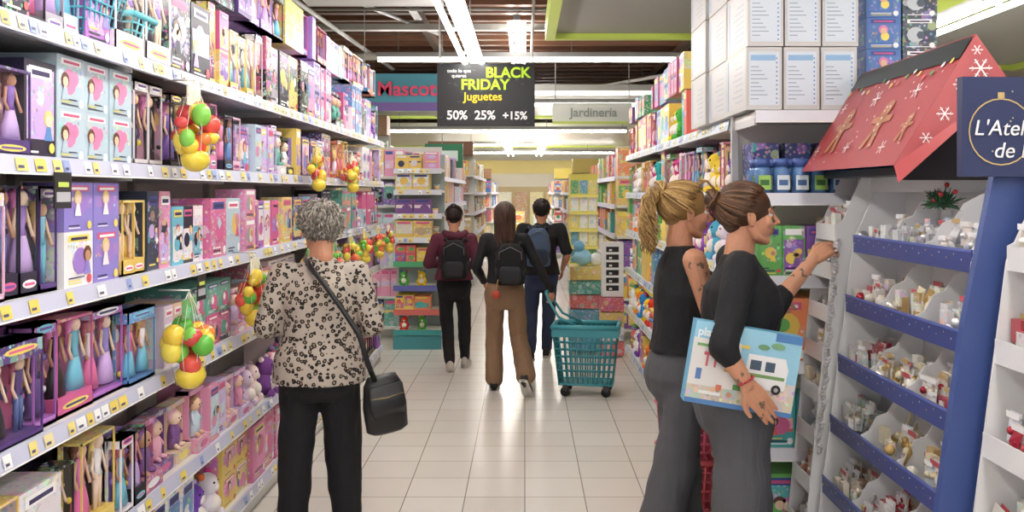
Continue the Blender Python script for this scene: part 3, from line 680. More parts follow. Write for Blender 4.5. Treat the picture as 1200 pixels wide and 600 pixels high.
for k in range(200):
    a = r.uniform(0, 6.28); b = r.uniform(-.5, 1.4); q = r.uniform(.03, .065); c = V((1.44+r.uniform(-.02, .02), 3.1+r.uniform(-.03, .03), 1.66))
    mb.tube([c, c+V((math.cos(a)*math.cos(b), math.sin(a)*math.cos(b), math.sin(b)))*q], [.004, .001], r.choice(['#1f5a30', '#2c7040', '#184828']), PL, 4)
for k in range(6): mb.sphere((1.43+r.uniform(-.04, .04), 3.07+r.uniform(-.03, .03), 1.68+r.uniform(-.02, .05)), .009, '#c02028', GL, 8, 6)
mb.build('pine_sprig')
mb = MB(); r = random.Random(6)
for s in range(5):
    for k in range(60):
        mb.sphere((1.30+.008*s-.08*k/60+.006*math.sin(k), 3.735+.01*s, 1.50-.015*k), .006+.002*(k % 2), '#e8e4e4', ME if k % 3 else GL, 6, 5)
mb.build('bead_garland')
# ------------------------------------------------------------------ people
SK = mat('skin', '#cc9273', .48, sss=.12, var=.14, bump=(70, .12, .003), varscale=16); SK2 = mat('skin_tan', '#bc8262', .5, sss=.12, var=.1, bump=(60, .05, .003))
LIP = mat('lips', '#a4554e', .4); EYE = mat('eye_white', '#ddd6d0', .2); IRIS = mat('iris', '#2a1a12', .15); BROW = mat('brow', '#3a261c', .8)
def mat_leo():
    m, nt, b = newmat('leopard_blouse'); N = nt.nodes; L = nt.links
    tc = N.new('ShaderNodeTexCoord'); nz = N.new('ShaderNodeTexNoise'); nz.inputs['Scale'].default_value = 30
    L.new(tc.outputs['Object'], nz.inputs['Vector'])
    ad = N.new('ShaderNodeVectorMath'); ad.operation = 'MULTIPLY_ADD'; ad.inputs[1].default_value = (.02, .02, .02)
    L.new(nz.outputs['Color'], ad.inputs[0]); L.new(tc.outputs['Object'], ad.inputs[2])
    v = N.new('ShaderNodeTexVoronoi'); v.inputs['Scale'].default_value = 40; L.new(ad.outputs[0], v.inputs['Vector'])
    n2 = N.new('ShaderNodeTexNoise'); n2.inputs['Scale'].default_value = 60; L.new(tc.outputs['Object'], n2.inputs['Vector'])
    m1 = N.new('ShaderNodeMath'); m1.operation = 'MULTIPLY_ADD'; m1.inputs[1].default_value = .4; L.new(n2.outputs['Fac'], m1.inputs[0]); L.new(v.outputs['Distance'], m1.inputs[2])
    cr = N.new('ShaderNodeValToRGB'); cr.color_ramp.interpolation = 'CONSTANT'; el = cr.color_ramp.elements
    el[0].position = 0; el[0].color = lin('#9a8470'); el[1].position = .40; el[1].color = lin('#1a1716')
    q = el.new(.63); q.color = lin('#b8aca0')
    L.new(m1.outputs[0], cr.inputs[0]); L.new(cr.outputs[0], b.inputs['Base Color']); b.inputs['Roughness'].default_value = .85
    return m
LEO = mat_leo()
BLK = mat('black_cloth', '#131316', .85, bump=(12, .5, .04, .25)); BLK2 = mat('black_top', '#161619', .8, bump=(10, .6, .04, .5)); GREY = mat('grey_trousers', '#58585c', .85, bump=(10, .8, .04, .18), var=.12)
KHA = mat('khaki_trousers', '#8c6f55', .85, bump=(10, .8, .04, .2), var=.1); MAR = mat('maroon_hoodie', '#5c2436', .9, bump=(12, .6, .03, .5)); JEAN = mat('dark_jeans', '#2a3550', .85, bump=(14, .6, .03, .3), var=.15)
SHO = mat('shoe_black', '#1e1c1c', .5); SHW = mat('shoe_white', '#c8beb4', .5); SOLE = mat('sole', '#e0dcd4', .6)
HAIRM = mat('hair_strands', attr=True, rough=.45)
HCOL = {'grey': ['#7e776e', '#a39c92', '#8a837a', '#b8b1a7', '#6c665e', '#958d82'], 'brown': ['#33201a', '#4a2e20', '#2a1810', '#553626', '#3a2318'], 'dark': ['#1c1210', '#2a1a16', '#120c0a', '#332220'],
        'blonde': ['#92703e', '#b89058', '#a8844c', '#ccac70', '#a07c48', '#7c5c34'], 'lbrown': ['#48301f', '#6a4830', '#553824', '#7c583c', '#3a2418', '#5e4028']}
HP = HCOL['grey']
def tattoo():
    m, nt, b = newmat('tattooed_skin_arm'); N = nt.nodes; L = nt.links
    tc = N.new('ShaderNodeTexCoord'); v = N.new('ShaderNodeTexNoise'); v.inputs['Scale'].default_value = 22; v.inputs['Detail'].default_value = 3
    L.new(tc.outputs['Object'], v.inputs['Vector']); cr = N.new('ShaderNodeValToRGB'); e_ = cr.color_ramp.elements
    e_[0].position = .61; e_[0].color = lin('#cb9272'); e_[1].position = .65; e_[1].color = lin('#7a6052')
    L.new(v.outputs['Fac'], cr.inputs[0]); L.new(cr.outputs[0], b.inputs['Base Color']); b.inputs['Subsurface Weight'].default_value = .1; b.inputs['Subsurface Radius'].default_value = (.02, .008, .004); return m
TAT = tattoo()
CLD = bpy.data.textures.new('cloth_folds', 'CLOUDS'); CLD.noise_scale = .14; CLD.noise_depth = 1
def fin(mb, name, m, parent, vox=.008, sm=4, disp=0, fac=.5):
    o = mb.build(name, [m], parent)
    md = o.modifiers.new('r', 'REMESH'); md.mode = 'VOXEL'; md.voxel_size = vox; md.use_smooth_shade = True
    s = o.modifiers.new('s', 'SMOOTH'); s.factor = fac; s.iterations = sm
    if disp:
        d = o.modifiers.new('d', 'DISPLACE'); d.texture = CLD; d.strength = disp; d.mid_level = .5; d.texture_coords = 'GLOBAL'
    return o
def head(mb):
    S = mb.sphere
    S((0, -.018, .032), (.074, .093, .083), n=24, k=16); S((0, .024, -.025), (.060, .060, .078), n=24, k=16)
    S((0, .050, -.088), (.027, .026, .021), n=14, k=10)
    for s in (-1, 1):
        mb.limb([(s*.054, -.005, -.040), (s*.046, .012, -.072), (s*.012, .056, -.092)], [.016, .016, .017])
        S((s*.034, .057, -.022), (.023, .021, .026), n=12, k=8)
        mb.limb([(s*.012, .082, .024), (s*.045, .068, .021)], [.009, .008])
        S((s*.010, .093, -.032), (.008, .010, .007), n=10, k=8)
        mb.limb([(s*.018, .0795, .0125), (s*.031, .0815, .0145), (s*.045, .073, .011)], [.004, .0045, .004], n=8)
        mb.limb([(s*.018, .077, -.006), (s*.031, .0785, -.008), (s*.045, .071, -.004)], [.0035, .004, .0035], n=8)
        S((s*.075, -.006, -.008), (.008, .017, .029), n=12, k=10); mb.limb([(s*.078, -.018, .015), (s*.084, -.02, -.002), (s*.08, -.01, -.03)], [.005, .005, .005])
    mb.limb([(0, .084, .018), (0, .096, -.008), (0, .107, -.026)], [.007, .0075, .0095])
    S((0, .073, -.055), (.022, .016, .02), n=14, k=10)
    mb.limb([(0, -.02, -.03), (0, -.035, -.13)], [.052, .048])
def hand(mb, wrist, d, pn, side, curls=(.25, .3, .35, .4), s=1.0, thumb=.5, spread=.0):
    d = V(d).normalized(); pn = V(pn); pn = (pn-d*pn.dot(d)).normalized(); lat = d.cross(pn).normalized()*side; w = V(wrist)
    ln = (.066, .074, .069, .054); off = (.030, .011, -.009, -.028)
    for i in range(4):
        k = w+d*(.083-.004*abs(i-1))*s+lat*off[i]*s
        mb.limb([w+lat*off[i]*.6*s+d*.005, w+d*.04*s+lat*off[i]*.85*s, k], [.0145*s, .0135*s, .0105*s], n=10)
        p = k; c = curls[i]; dd = (d+lat*off[i]*spread*8).normalized(); pts = [p]; 
        for j, f in enumerate((.45, .32, .25)):
            ang = c*(j+1)
            q = dd*math.cos(ang)+pn*math.sin(ang); p = p+q*ln[i]*f*s*1.1; pts.append(p)
        mb.limb(pts, [.0088*s, .0082*s, .0075*s, .0064*s], n=10)
    b = w+d*.022*s+lat*.022*s
    t1 = b+(d*.7+lat*.75+pn*.25*thumb).normalized()*.036*s; t2 = t1+(d*.9+lat*.35+pn*.5*thumb).normalized()*.028*s; t3 = t2+(d+lat*.05+pn*.6*thumb).normalized()*.022*s
    mb.limb([b, t1, t2, t3], [.015*s, .012*s, .0098*s, .008*s], n=10)
def shoe(mb, so, L, ank, yawdir, pitch=0, ln=.25, s=1):
    a = V(ank); f = V((math.sin(yawdir), math.cos(yawdir), 0)); rt = V((f.y, -f.x, 0))
    up = V((0, 0, 1)); 
    if pitch: f2 = f*math.cos(pitch)+up*(-math.sin(pitch)); up = up*math.cos(pitch)+f*math.sin(pitch); f = f2
    def pt(y, z): return L(*(a+f*y+up*(z-.08)))
    secs = [(-.07, .034, .045, .03), (-.05, .038, .06, .035), (.0, .045, .058, .036), (.06, .035, .035, .041), (.12, .028, .028, .044), (.165, .022, .02, .036), (.185, .016, .01, .02)]
    k = ln/.25; zero = L(0, 0, 0)
    RV = L(*rt)-zero; UV = L(*up)-zero
    mb.loft([(pt(y*k, zc+.008), RV*w, UV*h) for y, zc, h, w in secs], n=14)
    so.loft([(pt(y*k, .012), RV*(w+.004), UV*.012) for y, zc, h, w in secs], n=14, e=.7)
EC = V((0, -.02, .036)); ER = V((.083, .102, .089))
def surf(d, off=0, sc=1.0):
    d = V(d).normalized(); return EC+V((d.x*ER.x, d.y*ER.y, d.z*ER.z))*sc+d*off
def slerp(a, b, t):
    a = V(a).normalized(); b = V(b).normalized(); q = a.lerp(b, t); return q.normalized() if q.length > 1e-4 else b
def cap(mb, sc=1.0):
    mb.sphere(tuple(EC), tuple(ER*sc), HP[0], n=24, k=16); mb.sphere((0, -.048, -.022), (.050, .052, .044), HP[0], n=16, k=12)
def hair_back(mb, r, knot, n=170, off=.004):
    for i in range(n):
        a = r.uniform(-1.75, 1.75)
        z0 = .42+.5*math.cos(a) if abs(a) < 1.2 else r.uniform(-.55, .5)
        d0 = V((math.sin(a), math.cos(a)*.85+.05, z0*.9+r.uniform(-.05, .3)))
        m = r.uniform(.0, .5) if i % 2 else 0
        o_ = off+r.uniform(0, .006)
        pts = [surf(slerp(d0, knot, m+(1-m)*t/7), o_) for t in range(8)]
        mb.tube(pts, [.0015]+[.0030]*6+[.003], r.choice(HP), n=5)
    cap(mb)
    for i in range(170):
        a = r.uniform(-1.35, 1.35)+math.pi; d0 = V((math.sin(a), math.cos(a), r.uniform(-1.1, -.5))); o_ = off+r.uniform(0, .005); pts = [surf(slerp(d0, knot, t/6), o_) for t in range(7)]; mb.tube(pts, [.001]+[.0032]*6, r.choice(HP), n=5)
def bun(mb, c, r_, R0=.03, n=60, flat=1):
    c = V(c)
    for i in range(n):
        a0 = r_.uniform(0, 6.28); tl = r_.uniform(-.7, .7); rr = R0*r_.uniform(.5, 1.0); pts = []
        for k in range(10):
            a = a0+k*.5; pts.append(c+V((rr*math.cos(a), rr*math.sin(a)*math.sin(tl)+r_.uniform(-.002, .002), rr*math.sin(a)*math.cos(tl)*flat)))
        mb.tube(pts, .0036, r_.choice(HP), n=5)
    mb.sphere(tuple(c), R0*.85, HP[0], n=14, k=10)
def hair_short(mb, r, vol=.012, n=520, ln=.04, wild=.006):
    cap(mb, 1+vol*2)
    for i in range(n):
        a = r.uniform(-math.pi, math.pi); z = r.uniform(-.95, 1)
        if abs(a) < 1.25 and z < .35: continue
        if abs(a) < 1.7 and z < -.1: continue
        rad = math.sqrt(max(0, 1-z*z)); d = V((math.sin(a)*rad, math.cos(a)*rad, z))
        cr = V((.02, -.35, .94)); tang = (d-cr).normalized(); sd = V((r.uniform(-.25, .25), r.uniform(-.25, .25), 0))
        v0 = r.uniform(.3, 1)*vol
        p0 = surf(d, v0*.6); q = surf(d+tang*.2+sd*.4, v0+r.uniform(0, wild)); q2 = surf(d+tang*.38+sd*.8, v0*.9+r.uniform(-.002, wild*.6)); q3 = surf(d+tang*.55+sd, v0*.5-.002)
        mb.tube([p0, q, q2, q3], [.003, .004, .0035, .001], r.choice(HP), n=5)
def hair_long(mb, r, length=.45, n=420, wav=.006, width=.075):
    cap(mb, 1.03)
    for i in range(n):
        a = r.uniform(-1.9, 1.9)+math.pi
        pts = [surf(V((r.uniform(-.1, .1), .35, 1)), .004)]
        side = math.sin(a)
        for t in range(1, 5): pts.append(surf(slerp((side*.2, .2, 1), (math.sin(a), math.cos(a), -.15), t/4), .006+r.uniform(0, .006)))
        p = pts[-1]; L = length*r.uniform(.8, 1.05)
        tgt = V((side*width, -.085-.03*r.random(), p.z-L)); ph = r.uniform(0, 6.28)
        for t in range(1, 9):
            u = t/8; q = p.lerp(tgt, u**.8); q.z = p.z-L*u
            q += V((math.sin(ph+u*9)*wav, math.cos(ph+u*7)*wav, 0)); pts.append(q)
        mb.tube(pts, [.0035]*6+[.005]*6+[.002], r.choice(HP), n=5)
def hair_curly_tail(mb, r, base, n=90, length=.24, spread=.05):
    base = V(base)
    for i in range(n):
        ph = r.uniform(0, 6.28); a = r.uniform(0, 6.28); s = spread*r.random()**.5; L = length*r.uniform(.5, 1); cr = r.uniform(.006, .013); pts = []
        for k in range(22):
            u = k/21; c = base+V((math.cos(a)*s*math.sin(min(u*2.5, 1.57)), -.03*math.sin(u*3)-abs(math.sin(a))*s*.8*u**.5, -L*u+.03*math.sin(min(u*6, 3.14))))
            pts.append(c+V((math.cos(ph+u*22)*cr, math.sin(ph+u*22)*cr, 0)))
        mb.tube(pts, [.0026]*20+[.002, .001], r.choice(HP), n=5)
def person(name, loc, yaw, H, spec):
    global HP
    k = H/1.65; fat = spec.get('fat', 1); e = empty(name)
    cy, sy = math.cos(yaw), math.sin(yaw)
    def L(x, y, z): return V((loc[0]+x*cy-y*sy, loc[1]+x*sy+y*cy, z))
    z0 = L(0, 0, 0)
    def A(v): return L(*v)-z0
    ln = spec.get('lean', (0, 0)); legs = spec['legs']; arms = spec['arms']; hem = spec.get('hem', .9)
    def tors(rows):
        o = []
        for z, w, d, yo in rows:
            t = max(0, (z*k-.9*k)/(.5*k)); f = fat
            o.append((L(ln[0]*t, ln[1]*t+yo*k, z*k), A((w*k*(f if z < 1.3 else 1+(f-1)*.4), 0, 0)), A((0, d*k*(f if z < 1.3 else 1+(f-1)*.4), 0))))
        return o
    sw = spec.get('shw', 1)
    mb = MB(); mb.loft(tors([(1.03, .13, .095, 0), (.97, .148, .112, -.005), (.91, .163, .128, -.014), (.85, .170, .135, -.018), (.78, .155, .12, -.014), (.72, .13, .09, -.005)]), n=24)
    lr = spec.get('lr', (.088, .062, .052))
    for hp, kn, an in legs:
        m1 = V(hp).lerp(V(kn), .5); m2 = V(kn).lerp(V(an), .4)
        an2 = V(kn).lerp(V(an), .95)
        mb.limb([L(*hp), L(*m1), L(*kn), L(*m2), L(*an2)], [lr[0]*fat, lr[0]*.88*fat, lr[1]*fat, (lr[1]*.95 if lr[2] < lr[1] else lr[1])*fat, lr[2]], n=18)
    fin(mb, 'trousers', spec['tm'], e, .009, 4, .024)
    mb = MB(); hz = hem/k
    if hz > .93: base = [(hz, .168, .128, -.008), (hz+.025, .16, .122, -.005), (max(hz+.05, 1.04), .15, .115, 0)]
    else: base = [(hz, .190, .150, -.012), (max(hz+.05, .93), .178, .140, -.008), (1.02, .155, .118, 0)]
    rows = base+[(1.1, .15, .116, .004), (1.2, .163, .128 if spec.get('bust', 1) else .12, .012), (1.27, .168*sw, .118, .008), (1.32, .158*sw, .094, 0), (1.36, .118*sw, .07, -.006), (1.395, .072, .056, -.008), (1.412, .058, .05, -.006)]
    if spec.get('neck', 1) == 0: rows = rows[:-1]
    mb.loft(tors(rows), n=28)
    if spec.get('bust', 1):
        for s in (-1, 1): mb.sphere(L(s*.066*k+ln[0]*.6, (.066*k*fat+ln[1]*.6), 1.205*k), .064*k*fat, n=14, k=10)
    sl = spec.get('sleeve', 1.0)
    ar = spec.get('ar', (.050, .042, .034))
    skm = spec.get('skin', SK)
    armsk = MB(); 
    for (sh, el, wr, hd) in arms:
        sh, el, wr = V(sh), V(el), V(wr)
        if sl >= .6:
            f = (sl-.5)*2; end = el.lerp(wr, f)
            mb.limb([L(*sh.lerp(V((0, 0, sh.z)), .25)), L(*sh), L(*sh.lerp(el, .5)), L(*el), L(*el.lerp(end, .5)), L(*end)], [ar[0]*fat, ar[0]*fat*1.02, ar[1]*1.06*fat, ar[1]*fat, ar[1]*.93*fat, ar[2]*(1 if sl > .9 else 1.15)], n=14)
        elif sl > 0:
            end = sh.lerp(el, sl*2); mb.limb([L(*sh.lerp(V((0, 0, sh.z)), .25)), L(*sh), L(*end)], [ar[0]*fat, ar[0]*1.08*fat, ar[0]*fat], n=14)
        m = el.lerp(wr, .35)
        if sl < .6: armsk.limb([L(*sh), L(*sh.lerp(el, .35)), L(*el), L(*m), L(*wr)], [.047*k*fat, .042*k*fat, .034*k*fat, .036*k*fat, .024*k], n=14)
        else: armsk.limb([L(*el), L(*m), L(*wr)], [.031*k, .035*k, .024*k], n=14)
        armsk.limb([L(*wr)], [.024*k])
        d, pn, side, cu, th = hd
        hand(armsk, L(*wr), A(d), A(pn), side, cu, .98*k, th)
    fin(mb, 'top', spec['topm'], e, .008, 3, .016)
    fin(armsk, 'arms_and_hands', spec.get('armm', skm), e, .0035, 2)
    hy, hp_ = spec.get('hyaw', 0), spec.get('hpitch', 0)
    hc = L(ln[0], ln[1]+spec.get('hfwd', .02), 1.535*k)
    HM = Matrix.Translation(hc) @ Matrix.Rotation(yaw+hy, 4, 'Z') @ Matrix.Rotation(hp_, 4, 'X') @ Matrix.Scale(k*spec.get('hs', 1), 4)
    mb = MB(); mb.M = HM; head(mb); mb.M = Matrix.Identity(4)
    mb.limb([L(ln[0]*.9, ln[1]*.9-.01, 1.36*k), L(ln[0], ln[1]-.005, 1.44*k), HM @ V((0, -.02, -.06))], [.055*k, .047*k, .050*k], n=16)
    fin(mb, 'head', skm, e, .003, 2, 0, .4)
    mb = MB(); mb.M = HM
    for s in (-1, 1):
        mb.sphere((s*.031, .0712, .003), .0118, m=0, n=14, k=10); mb.sphere((s*.0315, .0788, .003), (.0052, .0052, .0055), m=1, n=10, k=8)
        mb.limb([(s*.012, .0895, .028), (s*.03, .0885, .033), (s*.048, .0745, .028)], [.0024, .0028, .0016], m=2, n=8)
        mb.limb([(s*.019, .0815, .0095), (s*.031, .0842, .0115), (s*.044, .0745, .008)], [.0012, .0016, .0014], m=2, n=8)
    mb.limb([(-.021, .080, -.051), (-.007, .0895, -.048), (0, .089, -.0495), (.007, .0895, -.048), (.021, .080, -.051)], [.0018, .0042, .0035, .0042, .0018], m=3, n=8)
    mb.limb([(-.017, .081, -.056), (0, .0895, -.0580), (.017, .081, -.056)], [.0018, .005, .0018], m=3, n=8)
    mb.build('face_details', [EYE, IRIS, BROW, LIP], e)
    HP = HCOL[spec['hm']]
    mb = MB(); mb.M = HM; spec['hair'](mb, random.Random(int(H*100))); o = mb.build('hair', [HAIRM], e)
    mb = MB(); so = MB()
    for i, (hp, kn, an) in enumerate(legs):
        shoe(mb, so, L, an, spec.get('toe', (0, 0))[i], spec.get('pitch', (0, 0))[i])
    mb.build('shoes', [spec.get('shm', SHO)], e); so.build('soles', [spec.get('som', SOLE)], e)
    return e, L, HM
rel = (.25, .3, .33, .38)
def backpack(name, c, yaw, w, h, d, m, m2='#2a2a2e', top=True):
    mb = MB(); mb.M = Matrix.Translation(c) @ Matrix.Rotation(yaw, 4, 'Z')
    S = [(0, .80), (.04, .96), (.3, 1.0), (.6, .97), (.82, .85), (.95, .62), (1, .38)]
    mb.loft([((0, 0, -h/2+h*t), (w/2*q, 0, 0), (0, d/2*min(1, q*1.05), 0)) for t, q in S], m, CL, 24, .65)
    mb.loft([((0, -d/2, -h/2+h*t), (w*.36*q, 0, 0), (0, .035*q, 0)) for t, q in ((.05, .8), (.12, 1), (.38, 1), (.46, .75))], m2, CL, 18, .6)
    mb.tube([(-w*.38, -d*.42, h*.12), (-w*.36, -d*.46, h*.3), (0, -d*.42, h*.43), (w*.36, -d*.46, h*.3), (w*.38, -d*.42, h*.12)], .004, '#6a6a6e', PL, 6)
    mb.tube([(-.03, d*.3, h*.47), (-.02, d*.3, h*.56), (.02, d*.3, h*.56), (.03, d*.3, h*.47)], .006, m, CL, 6)
    for s in (-1, 1):
        mb.tube([(s*w*.26, d*.35, h*.42), (s*w*.34, d*.7, h*.52), (s*w*.42, d*1.2, h*.46), (s*w*.48, d*1.55, h*.2), (s*w*.5, d*1.2, -h*.25), (s*w*.4, d*.4, -h*.42)], .013, m2, CL, 8)
        mb.sphere((s*w*.44, -d*.1, -h*.2), (.02, d*.3, h*.16), m2, CL, 10, 8)
    return mb.build(name)
def arm(sh, el, wr, d, pn, side, cu=rel, th=.5): return (sh, el, wr, (d, pn, side, cu, th))
person('woman', (-.985, 4.3), .18, 1.63, dict(fat=1.2, hem=.80, lr=(.088, .072, .070), tm=BLK, topm=LEO, sleeve=.85, ar=(.054, .047, .040), skin=SK, shw=.96,
    legs=[((-.09, 0, .84), (-.115, .02, .45), (-.125, -.02, .08)), ((.09, 0, .84), (.11, .02, .45), (.13, .0, .08))], toe=(-.15, .15),
    arms=[arm((-.175, 0, 1.305), (-.25, -.04, 1.06), (-.16, .2, 1.04), (.3, 1, .1), (.5, 0, -1), -1), arm((.175, 0, 1.305), (.25, -.05, 1.06), (.19, .19, 1.0), (-.4, 1, .1), (-.3, 0, -1), 1)],
    hm='grey', hair=lambda mb, r: hair_short(mb, r, .020, 1500, wild=.012), hyaw=.3, hpitch=-.18, hs=1.04, hfwd=.035, bust=1))
mb = MB(); mb.M = Matrix.Translation((-.66, 4.22, .70)) @ Matrix.Rotation(.5, 4, 'Z') @ Matrix.Rotation(-.12, 4, 'Y')
mb.loft([((0, 0, -.13), (.075, 0, 0), (0, .035, 0)), ((0, 0, -.115), (.1, 0, 0), (0, .045, 0)), ((0, 0, 0), (.105, 0, 0), (0, .05, 0)), ((0, 0, .1), (.09, 0, 0), (0, .04, 0)), ((0, 0, .14), (.07, 0, 0), (0, .02, 0))], '#161618', PL, 24, .75)
mb.loft([((0, -.040, .1), (.085, 0, 0), (0, .012, 0)), ((0, -.053, -.0), (.09, 0, 0), (0, .012, 0)), ((0, -.05, -.04), (.075, 0, 0), (0, .01, 0))], '#1d1d20', PL, 18, .8)
mb.tube([(-.08, -.052, .05), (.0, -.062, .045), (.08, -.052, .05)], .003, '#a89468', ME, 6)
mb.M = Matrix.Identity(4)
mb.tube([(-.70, 4.18, .82), (-.715, 4.08, .92), (-.755, 4.085, 1.05), (-.84, 4.10, 1.17), (-.93, 4.135, 1.28), (-1.0, 4.19, 1.345), (-1.045, 4.27, 1.38), (-1.07, 4.34, 1.345)], .013, '#1d1d20', PL, 8)
mb.build('shoulder_bag')
person('woman', (-.17, 7.65), 0.0, 1.60, dict(fat=1.0, hem=.93, lr=(.088, .078, .082), tm=KHA, topm=BLK2, sleeve=1.0, skin=SK,
    legs=[((-.085, 0, .84), (-.09, .10, .46), (-.095, .08, .08)), ((.085, 0, .84), (.12, .03, .46), (.18, -.28, .17))], toe=(0, .25), pitch=(0, .75),
    arms=[arm((-.165, 0, 1.30), (-.24, -.03, 1.06), (-.19, .12, .93), (.2, .6, -.6), (.8, 0, .2), 1), arm((.165, 0, 1.30), (.29, -.02, 1.07), (.385, .02, .86), (.35, .1, -.85), (-.6, .3, -.2), -1, (.8, .8, .8, .8), 1)],
    hm='brown', hair=lambda mb, r: hair_long(mb, r), bust=0))
backpack('backpack', (-.12, 7.44, 1.10), .0, .25, .34, .14, '#151518')
mb = MB(); mb.sphere((-.235, 7.33, .86), .035, '#c0503c', CL, 14, 10); mb.tube([(-.235, 7.34, .9), (-.22, 7.36, .98)], .003, '#c0a060', ME, 5); mb.build('pompom_charm')
person('woman', (-.68, 8.6), .0, 1.56, dict(fat=1.05, hem=.86, lr=(.08, .06, .05), tm=BLK, topm=MAR, sleeve=1.0, ar=(.056, .05, .042), shm=SHW,
    legs=[((-.08, 0, .82), (-.07, .03, .45), (-.03, -.10, .08)), ((.08, 0, .82), (.09, .10, .45), (.10, .12, .08))], toe=(-.1, .1),
    arms=[arm((-.165, 0, 1.25), (-.24, -.05, 1.02), (-.14, .16, 1.0), (.3, 1, .1), (.5, 0, -1), -1), arm((.165, 0, 1.25), (.23, -.05, 1.02), (.15, .17, .98), (-.3, 1, .1), (-.5, 0, -1), 1)],
    hm='dark', hair=lambda mb, r: (hair_back(mb, r, (0, -.75, .7)), bun(mb, (0, -.095, .105), r, .034)), bust=0, hpitch=-.1))
backpack('backpack', (-.66, 8.38, 1.07), .0, .25, .36, .14, '#18181c')
mb = MB(); mb.limb([(-.77, 8.6, 1.31), (-.72, 8.52, 1.285), (-.66, 8.50, 1.27), (-.60, 8.52, 1.285), (-.57, 8.6, 1.31)], [.03, .04, .045, .04, .03]); o = fin(mb, 'hood', MAR, None, .008, 3); o.parent = bpy.data.objects['woman.002']
person('man', (.17, 9.15), .0, 1.62, dict(fat=1.05, hem=.86, lr=(.085, .065, .055), tm=JEAN, topm=BLK2, sleeve=.4, ar=(.06, .05, .04), skin=SK2, shw=1.1,
    legs=[((-.085, 0, .85), (-.10, .03, .47), (-.11, -.06, .08)), ((.085, 0, .85), (.08, .06, .47), (.05, .1, .08))], toe=(-.1, .1),
    arms=[arm((-.19, 0, 1.32), (-.25, -.04, 1.06), (-.2, .12, .88), (0, .5, -.8), (1, 0, .2), 1), arm((.19, 0, 1.32), (.26, -.04, 1.06), (.22, .15, .9), (0, .6, -.7), (-1, 0, .2), -1)],
    hm='dark', hair=lambda mb, r: hair_short(mb, r, .006, 700), bust=0))
backpack('backpack', (.13, 8.93, 1.15), .1, .26, .38, .13, '#4a5c78', '#2a3444')
person('woman', (.83, 3.5), -math.pi/2, 1.725, dict(fat=1.18, hem=.99, lr=(.1, .095, .105), tm=GREY, topm=BLK2, sleeve=.64, ar=(.054, .046, .038), skin=SK, armm=TAT, neck=0, lean=(0, .01),
    legs=[((-.09, 0, .88), (-.10, .05, .48), (-.11, .03, .08)), ((.09, 0, .88), (.10, -.01, .48), (.12, -.06, .08))], toe=(-.1, .15),
    arms=[arm((-.18, .02, 1.42), (-.19, .19, 1.22), (-.24, .375, 1.42), (-.1, .75, .5), (-.6, .2, -.7), 1, (.5, .6, .7, .75), .8),
          arm((.18, -.03, 1.42), (.285, -.115, 1.14), (.315, -.04, 1.015), (.02, .6, -.75), (-1, 0, 0), -1, (.10, .12, .12, .14), .2)],
    hm='lbrown', hair=lambda mb, r: (hair_back(mb, r, (0, -.9, .35), 520, .002), bun(mb, (0, -.135, .07), r, .036, 90, 1.1), [mb.tube([(r.uniform(-.02, .02), -.12, .10), (r.uniform(-.03, .03), -.15, .14), (r.uniform(-.03, .03), -.17-r.random()*.02, .12+r.random()*.03)], .0025, r.choice(HCOL['blonde']), n=5) for _ in range(20)]), bust=1, hfwd=.035, hpitch=.04, hs=1.0, hyaw=-.02))
mb = MB(); c = V((.785, 3.185, 1.03)); 
for k in range(18):
    a = 2*math.pi*k/18; mb.sphere(c+V((.026*math.cos(a)+.012*math.sin(a)*.4, .030*math.sin(a), .014*math.cos(a))), .005, '#b81c28', GL, 8, 6)
mb.build('bracelet')
mb = MB(); an = math.radians(9.5); MB0 = Matrix.Translation((.79, 3.235, 1.06)) @ Matrix.Rotation(an, 4, 'Y'); mb.M = MB0
w2, h2 = .195, .148
mb.box(-w2, w2, 0, .07, -h2, h2, '#58b4dc', PL)
mb.fq(-w2, w2, -h2, h2, -.0005, '#8fd0ea', PL); mb.fq(-w2, w2, -h2, -h2*.2, -.001, '#d8ccb0', PR); mb.fq(-w2, -w2*.1, -h2*.55, h2*.6, -.0012, '#e8e4e0', PL)
mb.fq(-w2, w2, -h2, -h2*.88, -.002, '#2f7cc0', PL); mb.fq(w2*.5, w2, h2*.8, h2, -.002, '#2f7cc0', PL)
mb.add([(.0, -.003, -.07), (.155, -.003, -.055), (.16, -.003, .02), (.145, -.003, .06), (.01, -.003, .06)], [(0, 1, 2, 3, 4)], '#f6f6f6', PL)
mb.fq(.02, .06, .005, .04, -.004, '#405a70'); mb.fq(.075, .11, .005, .04, -.004, '#405a70'); mb.fq(.01, .15, -.02, -.008, -.004, '#78a858'); mb.disc(.035, -.065, .018, -.005, '#282828'); mb.disc(.125, -.055, .018, -.005, '#282828'); mb.disc(.035, -.065, .008, -.006, '#b0b0b0'); mb.disc(.125, -.055, .008, -.006, '#b0b0b0')
for (x, z, c, a_, b_) in ((-.15, .03, '#d04050', .05, .012), (-.14, -.01, '#d04050', .008, .04), (-.11, -.01, '#d04050', .008, .04), (-.07, -.02, '#e8b840', .02, .03), (-.17, -.06, '#4878c0', .02, .04), (-.03, -.08, '#50a050', .03, .02), (-.09, -.09, '#e06838', .02, .02), (-.15, -.11, '#f0f0f0', .08, .012), (-.05, .03, '#e87888', .03, .02), (-.18, .06, '#70b060', .04, .01), (-.02, .075, '#f0d040', .03, .012)):
    mb.fq(x, x+a_, z, z+b_, -.004, c)
for k in range(5): mb.disc(-.16+k*.06, -.1+.01*(k % 2), .01, -.005, SKIN[k % 4]); 
mb.disc(-.10, .035, .014, -.005, '#e86878'); mb.disc(.06, .09, .022, -.003, '#68a070', rz=.01); mb.disc(.11, .1, .026, -.0035, '#78b080', rz=.012)
o = mb.build('toy_playset_box')
